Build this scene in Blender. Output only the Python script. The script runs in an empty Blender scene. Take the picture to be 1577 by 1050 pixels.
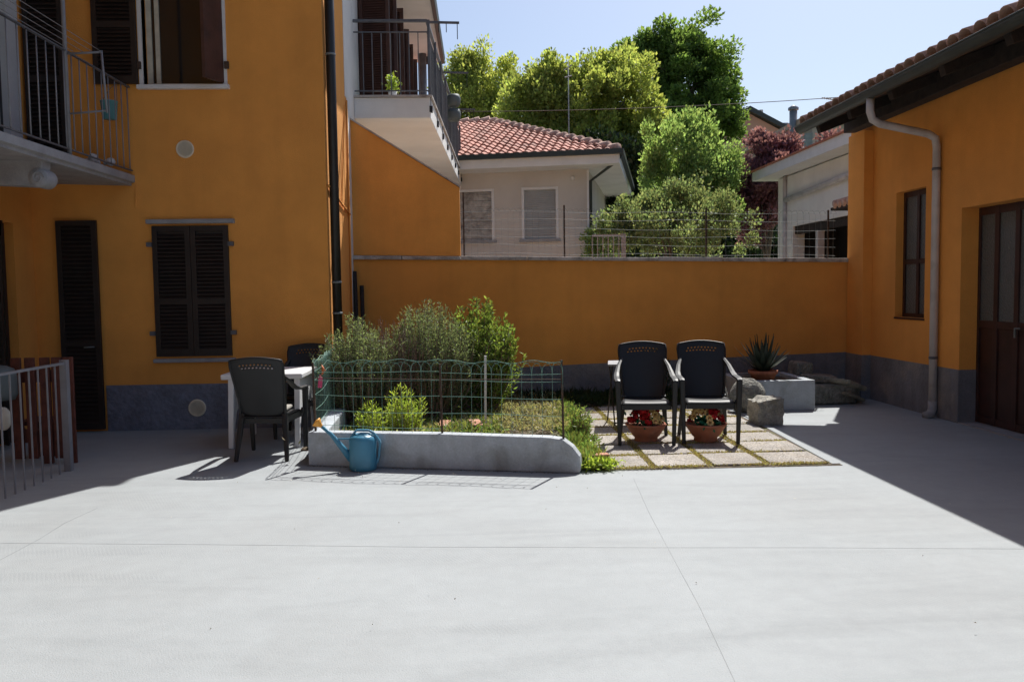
import bpy, bmesh, math, random
import numpy as np
from mathutils import Matrix, Vector, Euler
random.seed(7); np.random.seed(7)
rad = math.radians
S = bpy.context.scene
COL = S.collection
# ------------------------------------------------------------------ camera
F_PX = 1273.0; W_PX = 1577.0; H_PX = 1050.0
cam_d = bpy.data.cameras.new('camera'); cam = bpy.data.objects.new('camera', cam_d); COL.objects.link(cam)
cam_d.sensor_width = 36; cam_d.lens = 36*F_PX/W_PX; cam_d.clip_end = 2000; cam_d.clip_start = .05
CAM = Vector((0, 0, 1.6))
YAW = math.atan(48/F_PX); PITCH = math.atan(78.7/F_PX); ROLL = -.014
RM = Matrix.Rotation(-YAW, 3, 'Z') @ Matrix.Rotation(rad(90)-PITCH, 3, 'X') @ Matrix.Rotation(ROLL, 3, 'Z')
cam.matrix_world = Matrix.Translation(CAM) @ RM.to_4x4()
S.camera = cam
# ------------------------------------------------------------------ light
SUN = Vector((.32, .62, 1.0)).normalized()
elev = math.asin(SUN.z); azim = math.atan2(SUN.x, SUN.y)
w = bpy.data.worlds.new('World'); S.world = w; w.use_nodes = True
nt = w.node_tree; nt.nodes.clear()
sky = nt.nodes.new('ShaderNodeTexSky'); sky.sky_type = 'NISHITA'; sky.sun_disc = False
sky.sun_elevation = elev; sky.sun_rotation = azim; sky.altitude = 200; sky.air_density = 1.0; sky.dust_density = 2.4; sky.ozone_density = 2.4
bgn = nt.nodes.new('ShaderNodeBackground'); bgn.inputs[1].default_value = .106
wo = nt.nodes.new('ShaderNodeOutputWorld')
nt.links.new(sky.outputs[0], bgn.inputs[0]); nt.links.new(bgn.outputs[0], wo.inputs[0])
sd = bpy.data.lights.new('sun', 'SUN'); sd.energy = 5.0; sd.angle = rad(.53); sd.color = (1, .97, .92)
so = bpy.data.objects.new('sun', sd); COL.objects.link(so); so.rotation_euler = SUN.to_track_quat('Z', 'Y').to_euler()
S.view_settings.view_transform = 'Standard'; S.view_settings.look = 'None'
S.view_settings.exposure = 0.34; S.view_settings.gamma = 1; S.view_settings.use_curve_mapping = False
S.cycles.max_bounces = 8; S.cycles.transparent_max_bounces = 12

def at(px, py, X=None, Y=None, Z=None):
    """world point seen at photo pixel (px,py) on the given plane"""
    d = RM @ Vector(((px-W_PX/2)/F_PX, -(py-H_PX/2)/F_PX, -1))
    t = (X/d.x) if X is not None else ((Y/d.y) if Y is not None else (Z-CAM.z)/d.z)
    return CAM + d*t
# ------------------------------------------------------------------ materials
MATS = {}
def mat(name, col, rough=.7, var=.12, vscale=3., col2=None, fine=.0, fscale=80., bump=.0, bscale=60., metal=0, spec=.5, stain=None, stain_amt=0, stain_scale=1.2, island=0, bdist=.01, transl=None, detail=6, coat=0, hue=0, streak=0):
    m = bpy.data.materials.new(name); m.use_nodes = True; t = m.node_tree; N = t.nodes; L = t.links
    b = N['Principled BSDF']; b.inputs['Roughness'].default_value = rough; b.inputs['Metallic'].default_value = metal
    b.inputs['Specular IOR Level'].default_value = spec
    if coat: b.inputs['Coat Weight'].default_value = coat
    tc = N.new('ShaderNodeTexCoord')
    n1 = N.new('ShaderNodeTexNoise'); n1.inputs['Scale'].default_value = vscale; n1.inputs['Detail'].default_value = detail; n1.inputs['Roughness'].default_value = .6
    L.new(tc.outputs['Object'], n1.inputs['Vector'])
    mr = N.new('ShaderNodeMapRange'); mr.inputs[1].default_value = .3; mr.inputs[2].default_value = .7
    L.new(n1.outputs[0], mr.inputs[0])
    mx = N.new('ShaderNodeMix'); mx.data_type = 'RGBA'
    c = np.array(col); c2 = np.array(col2) if col2 is not None else c*(1-2*var)
    c1 = c if col2 is not None else c*(1+var)
    mx.inputs[6].default_value = (*np.clip(c1, 0, 1), 1); mx.inputs[7].default_value = (*np.clip(c2, 0, 1), 1)
    L.new(mr.outputs[0], mx.inputs[0]); out = mx.outputs[2]
    if stain is not None:
        n2 = N.new('ShaderNodeTexNoise'); n2.inputs['Scale'].default_value = stain_scale; n2.inputs['Detail'].default_value = 8; n2.inputs['Distortion'].default_value = .6
        L.new(tc.outputs['Object'], n2.inputs['Vector'])
        r2 = N.new('ShaderNodeMapRange'); r2.inputs[1].default_value = .5; r2.inputs[2].default_value = .72; r2.inputs[4].default_value = stain_amt
        L.new(n2.outputs[0], r2.inputs[0])
        m2 = N.new('ShaderNodeMix'); m2.data_type = 'RGBA'; m2.inputs[7].default_value = (*stain, 1)
        L.new(r2.outputs[0], m2.inputs[0]); L.new(out, m2.inputs[6]); out = m2.outputs[2]
    if fine:
        n3 = N.new('ShaderNodeTexNoise'); n3.inputs['Scale'].default_value = fscale; n3.inputs['Detail'].default_value = 3
        L.new(tc.outputs['Object'], n3.inputs['Vector'])
        r3 = N.new('ShaderNodeMapRange'); r3.inputs[1].default_value = .3; r3.inputs[2].default_value = .7; r3.inputs[3].default_value = 1-fine; r3.inputs[4].default_value = 1+fine
        L.new(n3.outputs[0], r3.inputs[0])
        m3 = N.new('ShaderNodeVectorMath'); m3.operation = 'SCALE'; L.new(out, m3.inputs[0]); L.new(r3.outputs[0], m3.inputs['Scale']); out = m3.outputs[0]
    if streak:
        mp = N.new('ShaderNodeMapping'); mp.inputs['Scale'].default_value = (5, 5, .22); L.new(tc.outputs['Object'], mp.inputs[0])
        n5 = N.new('ShaderNodeTexNoise'); n5.inputs['Scale'].default_value = 1.3; n5.inputs['Detail'].default_value = 7; L.new(mp.outputs[0], n5.inputs['Vector'])
        r6 = N.new('ShaderNodeMapRange'); r6.inputs[1].default_value = .45; r6.inputs[2].default_value = .75; r6.inputs[3].default_value = 1; r6.inputs[4].default_value = 1-streak
        L.new(n5.outputs[0], r6.inputs[0]); m6 = N.new('ShaderNodeVectorMath'); m6.operation = 'SCALE'; L.new(out, m6.inputs[0]); L.new(r6.outputs[0], m6.inputs['Scale']); out = m6.outputs[0]
    if island:
        g = N.new('ShaderNodeNewGeometry'); r4 = N.new('ShaderNodeMapRange'); r4.inputs[3].default_value = 1-island; r4.inputs[4].default_value = 1+island
        L.new(g.outputs['Random Per Island'], r4.inputs[0])
        hs = N.new('ShaderNodeHueSaturation'); L.new(out, hs.inputs['Color']); L.new(r4.outputs[0], hs.inputs['Value'])
        if hue:
            r5 = N.new('ShaderNodeMapRange'); r5.inputs[3].default_value = .5-hue; r5.inputs[4].default_value = .5+hue
            ml = N.new('ShaderNodeMath'); ml.operation = 'MULTIPLY'; ml.inputs[1].default_value = 7.31
            fr = N.new('ShaderNodeMath'); fr.operation = 'FRACT'
            L.new(g.outputs['Random Per Island'], ml.inputs[0]); L.new(ml.outputs[0], fr.inputs[0]); L.new(fr.outputs[0], r5.inputs[0]); L.new(r5.outputs[0], hs.inputs['Hue'])
        out = hs.outputs[0]
    L.new(out, b.inputs['Base Color'])
    if bump:
        nb = N.new('ShaderNodeTexNoise'); nb.inputs['Scale'].default_value = bscale; nb.inputs['Detail'].default_value = 4
        L.new(tc.outputs['Object'], nb.inputs['Vector'])
        bp = N.new('ShaderNodeBump'); bp.inputs['Strength'].default_value = bump; bp.inputs['Distance'].default_value = bdist
        L.new(nb.outputs[0], bp.inputs['Height']); L.new(bp.outputs[0], b.inputs['Normal'])
    if transl:
        tr = N.new('ShaderNodeBsdfTranslucent'); ms = N.new('ShaderNodeMixShader'); ms.inputs[0].default_value = transl
        vm = N.new('ShaderNodeVectorMath'); vm.operation = 'MULTIPLY'; vm.inputs[1].default_value = (1.75, 1.7, 1.0)
        L.new(out, vm.inputs[0]); L.new(vm.outputs[0], tr.inputs[0])
        L.new(b.outputs[0], ms.inputs[1]); L.new(tr.outputs[0], ms.inputs[2]); L.new(ms.outputs[0], N['Material Output'].inputs[0])
    MATS[name] = m; return m
ORANGE = (.82, .352, .072)
mat('orange_stucco', ORANGE, .9, .07, 1.3, streak=.045, fine=.05, fscale=120, bump=.5, bscale=90, stain=(.68, .28, .06), stain_amt=.4, stain_scale=.8)
mat('plinth', (.19, .2, .25), .85, .12, 4, fine=.1, fscale=30, bump=1, bscale=14, bdist=.03, stain=(.13, .13, .16), stain_amt=.5, stain_scale=3)
mat('plinth_smooth', (.19, .195, .22), .85, .14, 2, fine=.1, fscale=60, bump=.7, bscale=22, bdist=.02, stain=(.33, .30, .26), stain_amt=.5, stain_scale=2.6, streak=.2)
mat('yard', (.332, .356, .368), .75, .04, .7, fine=.05, fscale=160, bump=.35, bscale=130, stain=(.30, .315, .32), stain_amt=.6, stain_scale=.55, spec=.3)
mat('planter', (.45, .49, .53), .8, .09, 3, fine=.08, fscale=60, bump=.8, bscale=35, stain=(.24, .25, .23), stain_amt=.7, stain_scale=3.2, streak=.16)
mat('joint_faint', (.315, .335, .345), .9)
mat('joint', (.27, .285, .29), .9)
mat('earth', (.12, .09, .06), .95, .3, 6, bump=.8, bscale=30, fine=.3, fscale=50, stain=(.10, .12, .04), stain_amt=.8, stain_scale=4)
mat('court_paving', (.40, .39, .36), .9, .1, 2, fine=.1, bump=.3)
mat('lawn', (.10, .13, .04), .95, .3, .5, bump=.8, bscale=30)
mat('gravel_slab', (.37, .34, .305), .9, .15, 2, fine=.6, fscale=75, bump=1, bscale=90, bdist=.012, stain=(.33, .27, .2), stain_amt=.4, stain_scale=5)
mat('coping', (.5, .46, .42), .9, .15, 3, fine=.15, fscale=60, bump=.6, bscale=50, stain=(.14, .12, .1), stain_amt=.8, stain_scale=5)
mat('shutter', (.022, .015, .013), .5, .2, 6, bump=.2, bscale=60)
mat('shutter_brown', (.075, .028, .018), .5, .2, 6, bump=.2, bscale=60)
mat('door_brown', (.045, .016, .013), .5, .2, 4)
mat('white_paint', (.72, .72, .72), .5, .04, 4, fine=.03)
mat('white_wall', (.8, .79, .75), .85, .05, 1.5, fine=.04, bump=.3, bscale=80, stain=(.66, .64, .6), stain_amt=.35)
mat('white_plastic', (.8, .8, .8), .35, .03, 5)
mat('stone_grey', (.33, .33, .34), .8, .12, 5, fine=.1, bump=.4, bscale=50)
mat('iron_white', (.22, .225, .245), .5, .08, 8)
mat('iron_grey', (.12, .125, .14), .5, .15, 8)
mat('black_pipe', (.018, .016, .016), .45, .2, 5)
mat('rust', (.07, .04, .025), .8, .3, 20)
mat('green_wire', (.19, .36, .29), .45, .2, 10)
mat('zinc_wire', (.22, .24, .24), .5, .2, 10)
mat('pvc', (.56, .53, .52), .4, .06, 4, stain=(.3, .28, .26), stain_amt=.5, stain_scale=4)
mat('gutter', (.035, .047, .043), .5, .15, 4)
mat('old_wood', (.028, .019, .015), .85, .3, 12, bump=.5, bscale=30)
mat('red_wood', (.12, .035, .025), .6, .25, 9, bump=.3, bscale=30)
mat('chair_plastic', (.011, .0113, .0125), .5, .1, 5, bump=.15, bscale=300, bdist=.002)
mat('cushion', (.35, .33, .29), .9, .1, 9)
mat('can_blue', (.06, .24, .37), .38, .08, 4, stain=(.05, .24, .34), stain_amt=.4, stain_scale=6)
mat('pale_blue', (.12, .33, .38), .5, .08, 4)
mat('orange_plastic', (.85, .38, .05), .5, .1, 9)
mat('terracotta', (.42, .15, .085), .8, .12, 8, fine=.06, bump=.3, stain=(.5, .3, .22), stain_amt=.3, stain_scale=8)
mat('roof_tile', (.48, .23, .175), .85, .1, 3, island=.28, stain=(.35, .16, .12), stain_amt=.5, stain_scale=2)
mat('old_tile', (.52, .34, .27), .9, .18, 8, fine=.15, fscale=60, stain=(.22, .16, .13), stain_amt=.6, stain_scale=7, island=.2)
mat('grey_render', (.60, .565, .52), .9, .05, 1, fine=.05, bump=.3, stain=(.5, .46, .42), stain_amt=.5, stain_scale=1)
mat('salmon', (.48, .31, .23), .9, .05, .5)
mat('pinkish', (.6, .48, .44), .9, .05, .5)
mat('shutter_worn', (.52, .5, .47), .8, .2, 8, stain=(.2, .17, .15), stain_amt=.9, stain_scale=6)
mat('shutter_pale', (.42, .43, .43), .7, .06, 4)
mat('dark_interior', (.02, .02, .02), .9)  # near-black, darkness of unlit rooms and carport put into the colour
mat('curtain', (.78, .68, .52), .95, .1, 6)
mat('rock', (.24, .235, .21), .95, .25, 7, fine=.3, fscale=40, bump=1, bscale=26, bdist=.04, stain=(.12, .13, .09), stain_amt=.6, stain_scale=8)
mat('rough_concrete', (.36, .345, .30), .95, .2, 6, fine=.25, fscale=50, bump=1, bscale=30, bdist=.02, stain=(.2, .2, .15), stain_amt=.6, stain_scale=7)
mat('rubble', (.30, .29, .23), .9, .25, 6, fine=.15, bump=.9, bscale=18, bdist=.03)
mat('bark', (.10, .08, .06), .9, .3, 8, bump=.8, bscale=20)
mat('twig', (.34, .21, .18), .85, .25, 15)
mat('brick', (.5, .25, .16), .9, .2, 12, bump=.5, stain=(.6, .5, .42), stain_amt=.5, stain_scale=8)
LEAFS = dict(rough=.55, var=.15, vscale=.7, island=.35, spec=.35)
mat('leaf_plane', (.145, .22, .065), transl=.58, hue=.015, **LEAFS)
mat('leaf_light', (.31, .36, .11), transl=.58, hue=.02, **LEAFS)
mat('leaf_yellow', (.34, .38, .12), transl=.58, hue=.02, **LEAFS)
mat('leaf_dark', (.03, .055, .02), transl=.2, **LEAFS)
mat('leaf_young', (.23, .33, .125), transl=.58, hue=.02, **LEAFS)
mat('leaf_purple', (.24, .12, .16), transl=.4, hue=.02, **LEAFS)
mat('leaf_mixed', (.19, .24, .12), transl=.5, hue=.045, **LEAFS)
mat('leaf_rosemary', (.19, .24, .13), transl=.4, hue=.015, **LEAFS)
mat('leaf_laurel', (.18, .25, .06), transl=.45, hue=.02, **LEAFS)
mat('leaf_lime', (.32, .42, .08), transl=.45, hue=.02, **LEAFS)
mat('leaf_weed', (.2, .27, .08), transl=.4, hue=.05, **LEAFS)
mat('leaf_cover', (.33, .32, .18), transl=.35, hue=.045, **LEAFS)
mat('moss', (.38, .33, .14), transl=.3, hue=.04, **LEAFS)
mat('leaf_agave', (.022, .035, .024), .5, .2, 8)
mat('flower_red', (.5, .012, .02), .6, .1, 20, island=.3)
mat('flower_cream', (.75, .52, .2), .6, .1, 20, island=.2)
mat('flower_eye', (.35, .14, .03), .7)
mat('leaf_plastic', (.01, .14, .07), .4, island=.4)
mat('pink', (.6, .06, .16), .6)
mat('orange_ribbon', (.6, .15, .04), .6)
mat('cloth_white', (.6, .6, .6), .8, .1, 20)
mat('basket', (.10, .12, .12), .6)
mat('beige_cloth', (.62, .57, .47), .9, .1, 8)
def glassm(name, col, rough, bump=0, bscale=40):
    m = bpy.data.materials.new(name); m.use_nodes = True; N = m.node_tree.nodes; L = m.node_tree.links; b = N['Principled BSDF']
    b.inputs['Base Color'].default_value = (*col, 1); b.inputs['Roughness'].default_value = rough; b.inputs['Specular IOR Level'].default_value = .6
    if bump:
        tc = N.new('ShaderNodeTexCoord'); v = N.new('ShaderNodeTexVoronoi'); v.inputs['Scale'].default_value = bscale; bp = N.new('ShaderNodeBump'); bp.inputs['Strength'].default_value = bump; bp.inputs['Distance'].default_value = .01
        L.new(tc.outputs['Object'], v.inputs['Vector']); L.new(v.outputs[0], bp.inputs['Height']); L.new(bp.outputs[0], b.inputs['Normal'])
    MATS[name] = m
glassm('glass_dark', (.012, .014, .016), .06)
glassm('glass_frosted', (.10, .115, .12), .28, .8, 45)
# yard: long faint sweeps of tyre dust
def yard_extra():
    m = MATS['yard']; N = m.node_tree.nodes; L = m.node_tree.links; b = N['Principled BSDF']
    src = b.inputs['Base Color'].links[0].from_socket
    tc = N.new('ShaderNodeTexCoord'); wv = N.new('ShaderNodeTexNoise'); mp = N.new('ShaderNodeMapping')
    mp.inputs['Rotation'].default_value = (0, 0, rad(35)); mp.inputs['Scale'].default_value = (.35, 2.2, 1)
    wv.inputs['Scale'].default_value = 1.6; wv.inputs['Detail'].default_value = 9; wv.inputs['Distortion'].default_value = 1.2
    L.new(tc.outputs['Object'], mp.inputs[0]); L.new(mp.outputs[0], wv.inputs['Vector'])
    r = N.new('ShaderNodeMapRange'); r.inputs[1].default_value = .48; r.inputs[2].default_value = .75; r.inputs[3].default_value = 1.0; r.inputs[4].default_value = .91
    L.new(wv.outputs[0], r.inputs[0])
    # one curved tyre sweep
    sx = N.new('ShaderNodeVectorMath'); sx.operation = 'DISTANCE'; sx.inputs[1].default_value = (2.6, -4.1, 0); L.new(tc.outputs['Object'], sx.inputs[0])
    ab = N.new('ShaderNodeMath'); ab.operation = 'SUBTRACT'; ab.inputs[1].default_value = 7.9; L.new(sx.outputs['Value'], ab.inputs[0])
    a2 = N.new('ShaderNodeMath'); a2.operation = 'ABSOLUTE'; L.new(ab.outputs[0], a2.inputs[0])
    nz = N.new('ShaderNodeTexNoise'); nz.inputs['Scale'].default_value = 14; L.new(tc.outputs['Object'], nz.inputs['Vector'])
    ad = N.new('ShaderNodeMath'); ad.operation = 'MULTIPLY_ADD'; ad.inputs[1].default_value = .12; L.new(nz.outputs[0], ad.inputs[0]); L.new(a2.outputs[0], ad.inputs[2])
    r2 = N.new('ShaderNodeMapRange'); r2.inputs[1].default_value = .05; r2.inputs[2].default_value = .2; r2.inputs[3].default_value = .92; r2.inputs[4].default_value = 1.0
    L.new(ad.outputs[0], r2.inputs[0])
    mm = N.new('ShaderNodeMath'); mm.operation = 'MULTIPLY'; L.new(r.outputs[0], mm.inputs[0]); L.new(r2.outputs[0], mm.inputs[1])
    # faint tread bars where cars turned
    mp2 = N.new('ShaderNodeMapping'); mp2.inputs['Rotation'].default_value = (0, 0, rad(-28)); L.new(tc.outputs['Object'], mp2.inputs[0])
    wt = N.new('ShaderNodeTexWave'); wt.inputs['Scale'].default_value = 14; wt.inputs['Distortion'].default_value = 1.5; wt.inputs['Detail'].default_value = 2; L.new(mp2.outputs[0], wt.inputs['Vector'])
    mp3 = N.new('ShaderNodeMapping'); mp3.inputs['Rotation'].default_value = (0, 0, rad(-28)); mp3.inputs['Scale'].default_value = (.5, 2.6, 1); L.new(tc.outputs['Object'], mp3.inputs[0])
    nm = N.new('ShaderNodeTexNoise'); nm.inputs['Scale'].default_value = 1.1; nm.inputs['Detail'].default_value = 5; L.new(mp3.outputs[0], nm.inputs['Vector'])
    rm_ = N.new('ShaderNodeMapRange'); rm_.inputs[1].default_value = .52; rm_.inputs[2].default_value = .68; rm_.inputs[4].default_value = .075; L.new(nm.outputs[0], rm_.inputs[0])
    mk = N.new('ShaderNodeMath'); mk.operation = 'MULTIPLY'; L.new(wt.outputs['Fac'], mk.inputs[0]); L.new(rm_.outputs[0], mk.inputs[1])
    sb = N.new('ShaderNodeMath'); sb.operation = 'SUBTRACT'; L.new(mm.outputs[0], sb.inputs[0]); L.new(mk.outputs[0], sb.inputs[1])
    nf = N.new('ShaderNodeTexNoise'); nf.inputs['Scale'].default_value = 7; nf.inputs['Detail'].default_value = 10; nf.inputs['Roughness'].default_value = .75; L.new(tc.outputs['Object'], nf.inputs['Vector'])
    rf_ = N.new('ShaderNodeMapRange'); rf_.inputs[1].default_value = .3; rf_.inputs[2].default_value = .7; rf_.inputs[3].default_value = .95; rf_.inputs[4].default_value = 1.05; L.new(nf.outputs[0], rf_.inputs[0])
    m8 = N.new('ShaderNodeMath'); m8.operation = 'MULTIPLY'; L.new(sb.outputs[0], m8.inputs[0]); L.new(rf_.outputs[0], m8.inputs[1]); mm = m8
    v = N.new('ShaderNodeVectorMath'); v.operation = 'SCALE'; L.new(src, v.inputs[0]); L.new(mm.outputs[0], v.inputs['Scale']); L.new(v.outputs[0], b.inputs['Base Color'])
yard_extra()
# ------------------------------------------------------------------ mesh helpers
class MB:
    def __init__(s): s.v = []; s.f = []; s.smooth = []
    def add(s, vs, fs, sm=False):
        o = len(s.v); s.v += [tuple(v) for v in vs]; s.f += [tuple(i+o for i in f) for f in fs]; s.smooth += [sm]*len(fs); return s
    def box(s, a, b):
        x0, y0, z0 = (min(a[i], b[i]) for i in range(3)); x1, y1, z1 = (max(a[i], b[i]) for i in range(3))
        return s.add([(x0,y0,z0),(x1,y0,z0),(x1,y1,z0),(x0,y1,z0),(x0,y0,z1),(x1,y0,z1),(x1,y1,z1),(x0,y1,z1)], [(3,2,1,0),(4,5,6,7),(0,1,5,4),(1,2,6,5),(2,3,7,6),(3,0,4,7)])
    def obox(s, c, size, R):
        h = [x/2 for x in size]; vs = []
        for z in (-1, 1):
            for x, y in ((-1,-1),(1,-1),(1,1),(-1,1)): vs.append(Vector(c)+R@Vector((x*h[0], y*h[1], z*h[2])))
        return s.add(vs, [(3,2,1,0),(4,5,6,7),(0,1,5,4),(1,2,6,5),(2,3,7,6),(3,0,4,7)])
    def bar(s, p, q, wd, th=None, up=(0,0,1), wd2=None, th2=None):
        """rectangular bar from p to q; wd across, th along 'up'-ish; may taper"""
        p, q = Vector(p), Vector(q); d = (q-p).normalized(); th = th or wd
        u = Vector(up); u = (u-d*u.dot(d))
        if u.length < 1e-4: u = Vector((0,1,0)); u = u-d*u.dot(d)
        u.normalize(); r = d.cross(u); vs = []
        for c, a, b in ((p, wd, th), (q, wd2 or wd, th2 or th)):
            for x, y in ((-1,-1),(1,-1),(1,1),(-1,1)): vs.append(c+r*(x*a/2)+u*(y*b/2))
        return s.add(vs, [(3,2,1,0),(4,5,6,7),(0,1,5,4),(1,2,6,5),(2,3,7,6),(3,0,4,7)])
    def tube(s, pts, r, n=8, caps=True, radii=None):
        pts = [Vector(p) for p in pts]; vs = []; m = len(pts); prev = None
        for i, p in enumerate(pts):
            d = (pts[min(i+1, m-1)]-pts[max(i-1, 0)]).normalized()
            if prev is None:
                u = Vector((0,0,1)) if abs(d.z) < .9 else Vector((1,0,0))
            else: u = prev
            u = (u-d*u.dot(d)).normalized(); prev = u; v = d.cross(u); rr = radii[i] if radii else r
            for k in range(n):
                a = 2*math.pi*k/n; vs.append(p+u*(math.cos(a)*rr)+v*(math.sin(a)*rr))
        fs = [(i*n+k, i*n+(k+1)%n, (i+1)*n+(k+1)%n, (i+1)*n+k) for i in range(m-1) for k in range(n)]
        if caps: fs += [tuple(reversed(range(n))), tuple(range((m-1)*n, m*n))]
        return s.add(vs, fs, n > 5)
    def lathe(s, prof, n=24, c=(0,0,0), R=None, close=True):
        vs = []; c = Vector(c)
        for r, z in prof:
            for k in range(n):
                a = 2*math.pi*k/n; p = Vector((r*math.cos(a), r*math.sin(a), z)); vs.append(c+(R@p if R else p))
        m = len(prof); fs = [(i*n+k, i*n+(k+1)%n, (i+1)*n+(k+1)%n, (i+1)*n+k) for i in range(m-1) for k in range(n)]
        s.add(vs, fs, True)
        if close:
            s.add([vs[k] for k in range(n)], [tuple(reversed(range(n)))]); s.add([vs[(m-1)*n+k] for k in range(n)], [tuple(range(n))])
        return s
    def prism(s, poly, a, b, axis='Y'):
        """poly = 2-d outline; extruded between a and b along axis"""
        f = {'Y': lambda p, t: (p[0], t, p[1]), 'X': lambda p, t: (t, p[0], p[1]), 'Z': lambda p, t: (p[0], p[1], t)}[axis]
        n = len(poly); vs = [f(p, a) for p in poly]+[f(p, b) for p in poly]
        return s.add(vs, [tuple(range(n)), tuple(reversed(range(n, 2*n)))]+[(i, i+n, (i+1)%n+n, (i+1)%n) for i in range(n)])
    def sphere(s, c, r, n=12, sc=(1,1,1), jitter=0):
        vs = []; m = n//2
        for i in range(1, m):
            t = math.pi*i/m
            for k in range(n):
                a = 2*math.pi*k/n; j = 1+random.uniform(-jitter, jitter)
                vs.append((c[0]+r*sc[0]*math.sin(t)*math.cos(a)*j, c[1]+r*sc[1]*math.sin(t)*math.sin(a)*j, c[2]+r*sc[2]*math.cos(t)*j))
        o = len(vs); vs += [(c[0], c[1], c[2]+r*sc[2]), (c[0], c[1], c[2]-r*sc[2])]
        fs = [(i*n+k, (i+1)*n+k, (i+1)*n+(k+1)%n, i*n+(k+1)%n) for i in range(m-2) for k in range(n)]
        fs += [(o, k, (k+1)%n) for k in range(n)]+[(o+1, (m-2)*n+(k+1)%n, (m-2)*n+k) for k in range(n)]
        return s.add(vs, fs, True)
    def build(s, name, m, parent=None, bevel=0, label=None, kind=None, local=False, solid=0, subsurf=0, fixn=True):
        me = bpy.data.meshes.new(name)
        vs = s.v
        if parent is not None and not local:
            Mi = root_inv(parent); vs = [tuple(Mi@Vector(v)) for v in vs]
        me.from_pydata(vs, [], s.f); me.polygons.foreach_set('use_smooth', s.smooth); me.update()
        if fixn:
            bm = bmesh.new(); bm.from_mesh(me); bmesh.ops.recalc_face_normals(bm, faces=bm.faces); bm.to_mesh(me); bm.free()
        me.materials.append(MATS[m])
        o = bpy.data.objects.new(name, me); COL.objects.link(o)
        if parent is not None: o.parent = parent
        if solid: q = o.modifiers.new('solid', 'SOLIDIFY'); q.thickness = solid; q.offset = 0
        if bevel: q = o.modifiers.new('bevel', 'BEVEL'); q.width = bevel; q.segments = 2; q.limit_method = 'ANGLE'; q.angle_limit = rad(40)
        if subsurf: q = o.modifiers.new('sub', 'SUBSURF'); q.levels = q.render_levels = subsurf
        if label: o['label'] = label
        if kind: o['kind'] = kind
        return o
ROOTM = {}
def root_inv(o):
    while o.parent is not None: o = o.parent
    return ROOTM.get(o.name, Matrix.Identity(4))
def thing(name, label, cat, loc=(0,0,0), rz=0, group=None):
    o = bpy.data.objects.new(name, None); COL.objects.link(o); o.location = loc; o.rotation_euler = (0, 0, rz); o.empty_display_size = .1
    o['label'] = label; o['category'] = cat
    if group: o['group'] = group
    ROOTM[o.name] = (Matrix.Translation(loc) @ Matrix.Rotation(rz, 4, 'Z')).inverted(); return o
def tag(o, label, cat, group=None):
    o['label'] = label; o['category'] = cat
    if group: o['group'] = group
    return o
def struct(o): o['kind'] = 'structure'; return o
def copy_tree(o, parent=None):
    kids = [c for c in ALLKIDS() if c.parent == o]
    c = o.copy(); COL.objects.link(c); c.parent = parent
    for k in kids: copy_tree(k, c)
    return c
def ALLKIDS(): return list(COL.objects)
def inst(src, parent, loc=None, rot=None):
    c = src.copy(); COL.objects.link(c); c.parent = parent
    if loc is not None: c.location = loc
    if rot is not None: c.rotation_euler = rot
    return c
def leaves(name, m, P, D, ln, wd, parent=None, kind=None, label=None, bend=True):
    """many leaf-shaped faces (a bent pair of quads each); P roots, D directions, ln/wd arrays"""
    P = np.asarray(P, float); D = np.asarray(D, float); n = len(P); D = D/np.maximum(np.linalg.norm(D, axis=1, keepdims=True), 1e-6)
    ln = np.broadcast_to(ln, n)[:, None]; wd = np.broadcast_to(wd, n)[:, None]
    r = np.random.normal(size=(n, 3)); r -= (r*D).sum(1, keepdims=True)*D; r /= np.maximum(np.linalg.norm(r, axis=1, keepdims=True), 1e-6)
    nn = np.cross(D, r)
    if parent is not None:
        Mi = np.array(root_inv(parent)); P = P@Mi[:3,:3].T+Mi[:3,3]; D = D@Mi[:3,:3].T; r = r@Mi[:3,:3].T; nn = nn@Mi[:3,:3].T
    a = P; b = P+D*ln*.5+r*wd*.5+nn*wd*.12; c = P+D*ln-nn*ln*.1; d = P+D*ln*.5-r*wd*.5+nn*wd*.12
    V = np.stack([a, b, c, d], 1).reshape(-1, 3)
    me = bpy.data.meshes.new(name); me.vertices.add(4*n); me.vertices.foreach_set('co', V.ravel())
    me.loops.add(4*n); me.loops.foreach_set('vertex_index', np.arange(4*n, dtype=np.int32))
    me.polygons.add(n); me.polygons.foreach_set('loop_start', np.arange(0, 4*n, 4, dtype=np.int32))
    me.update(calc_edges=True); me.materials.append(MATS[m])
    o = bpy.data.objects.new(name, me); COL.objects.link(o)
    if parent is not None: o.parent = parent
    if kind: o['kind'] = kind
    if label: o['label'] = label
    return o
def wall_cells(u0, u1, z0, z1, ops):
    us = sorted({u0, u1, *[o[0] for o in ops], *[o[1] for o in ops]}); out = []
    for a, b in zip(us[:-1], us[1:]):
        m = (a+b)/2; cuts = sorted([(o[2], o[3]) for o in ops if o[0] < m < o[1]]); z = z0
        for c0, c1 in cuts:
            if c0 > z: out.append((a, b, z, c0))
            z = c1
        if z < z1: out.append((a, b, z, z1))
    return out
def slats(mb, u0, u1, z0, z1, step, fn, depth=.03, th=.008):
    """louvre slats between u0..u1; fn(u, off, z)->world"""
    z = z0+step*.5
    while z < z1-step*.3:
        k = depth*.72
        a = [fn(u0, -depth/2, z-k), fn(u1, -depth/2, z-k), fn(u1, depth/2, z+k), fn(u0, depth/2, z+k)]
        b = [fn(u0, -depth/2, z-k+th), fn(u1, -depth/2, z-k+th), fn(u1, depth/2, z+k+th), fn(u0, depth/2, z+k+th)]
        mb.add(a+b, [(3,2,1,0),(4,5,6,7),(0,1,5,4),(1,2,6,5),(2,3,7,6),(3,0,4,7)]); z += step
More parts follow.
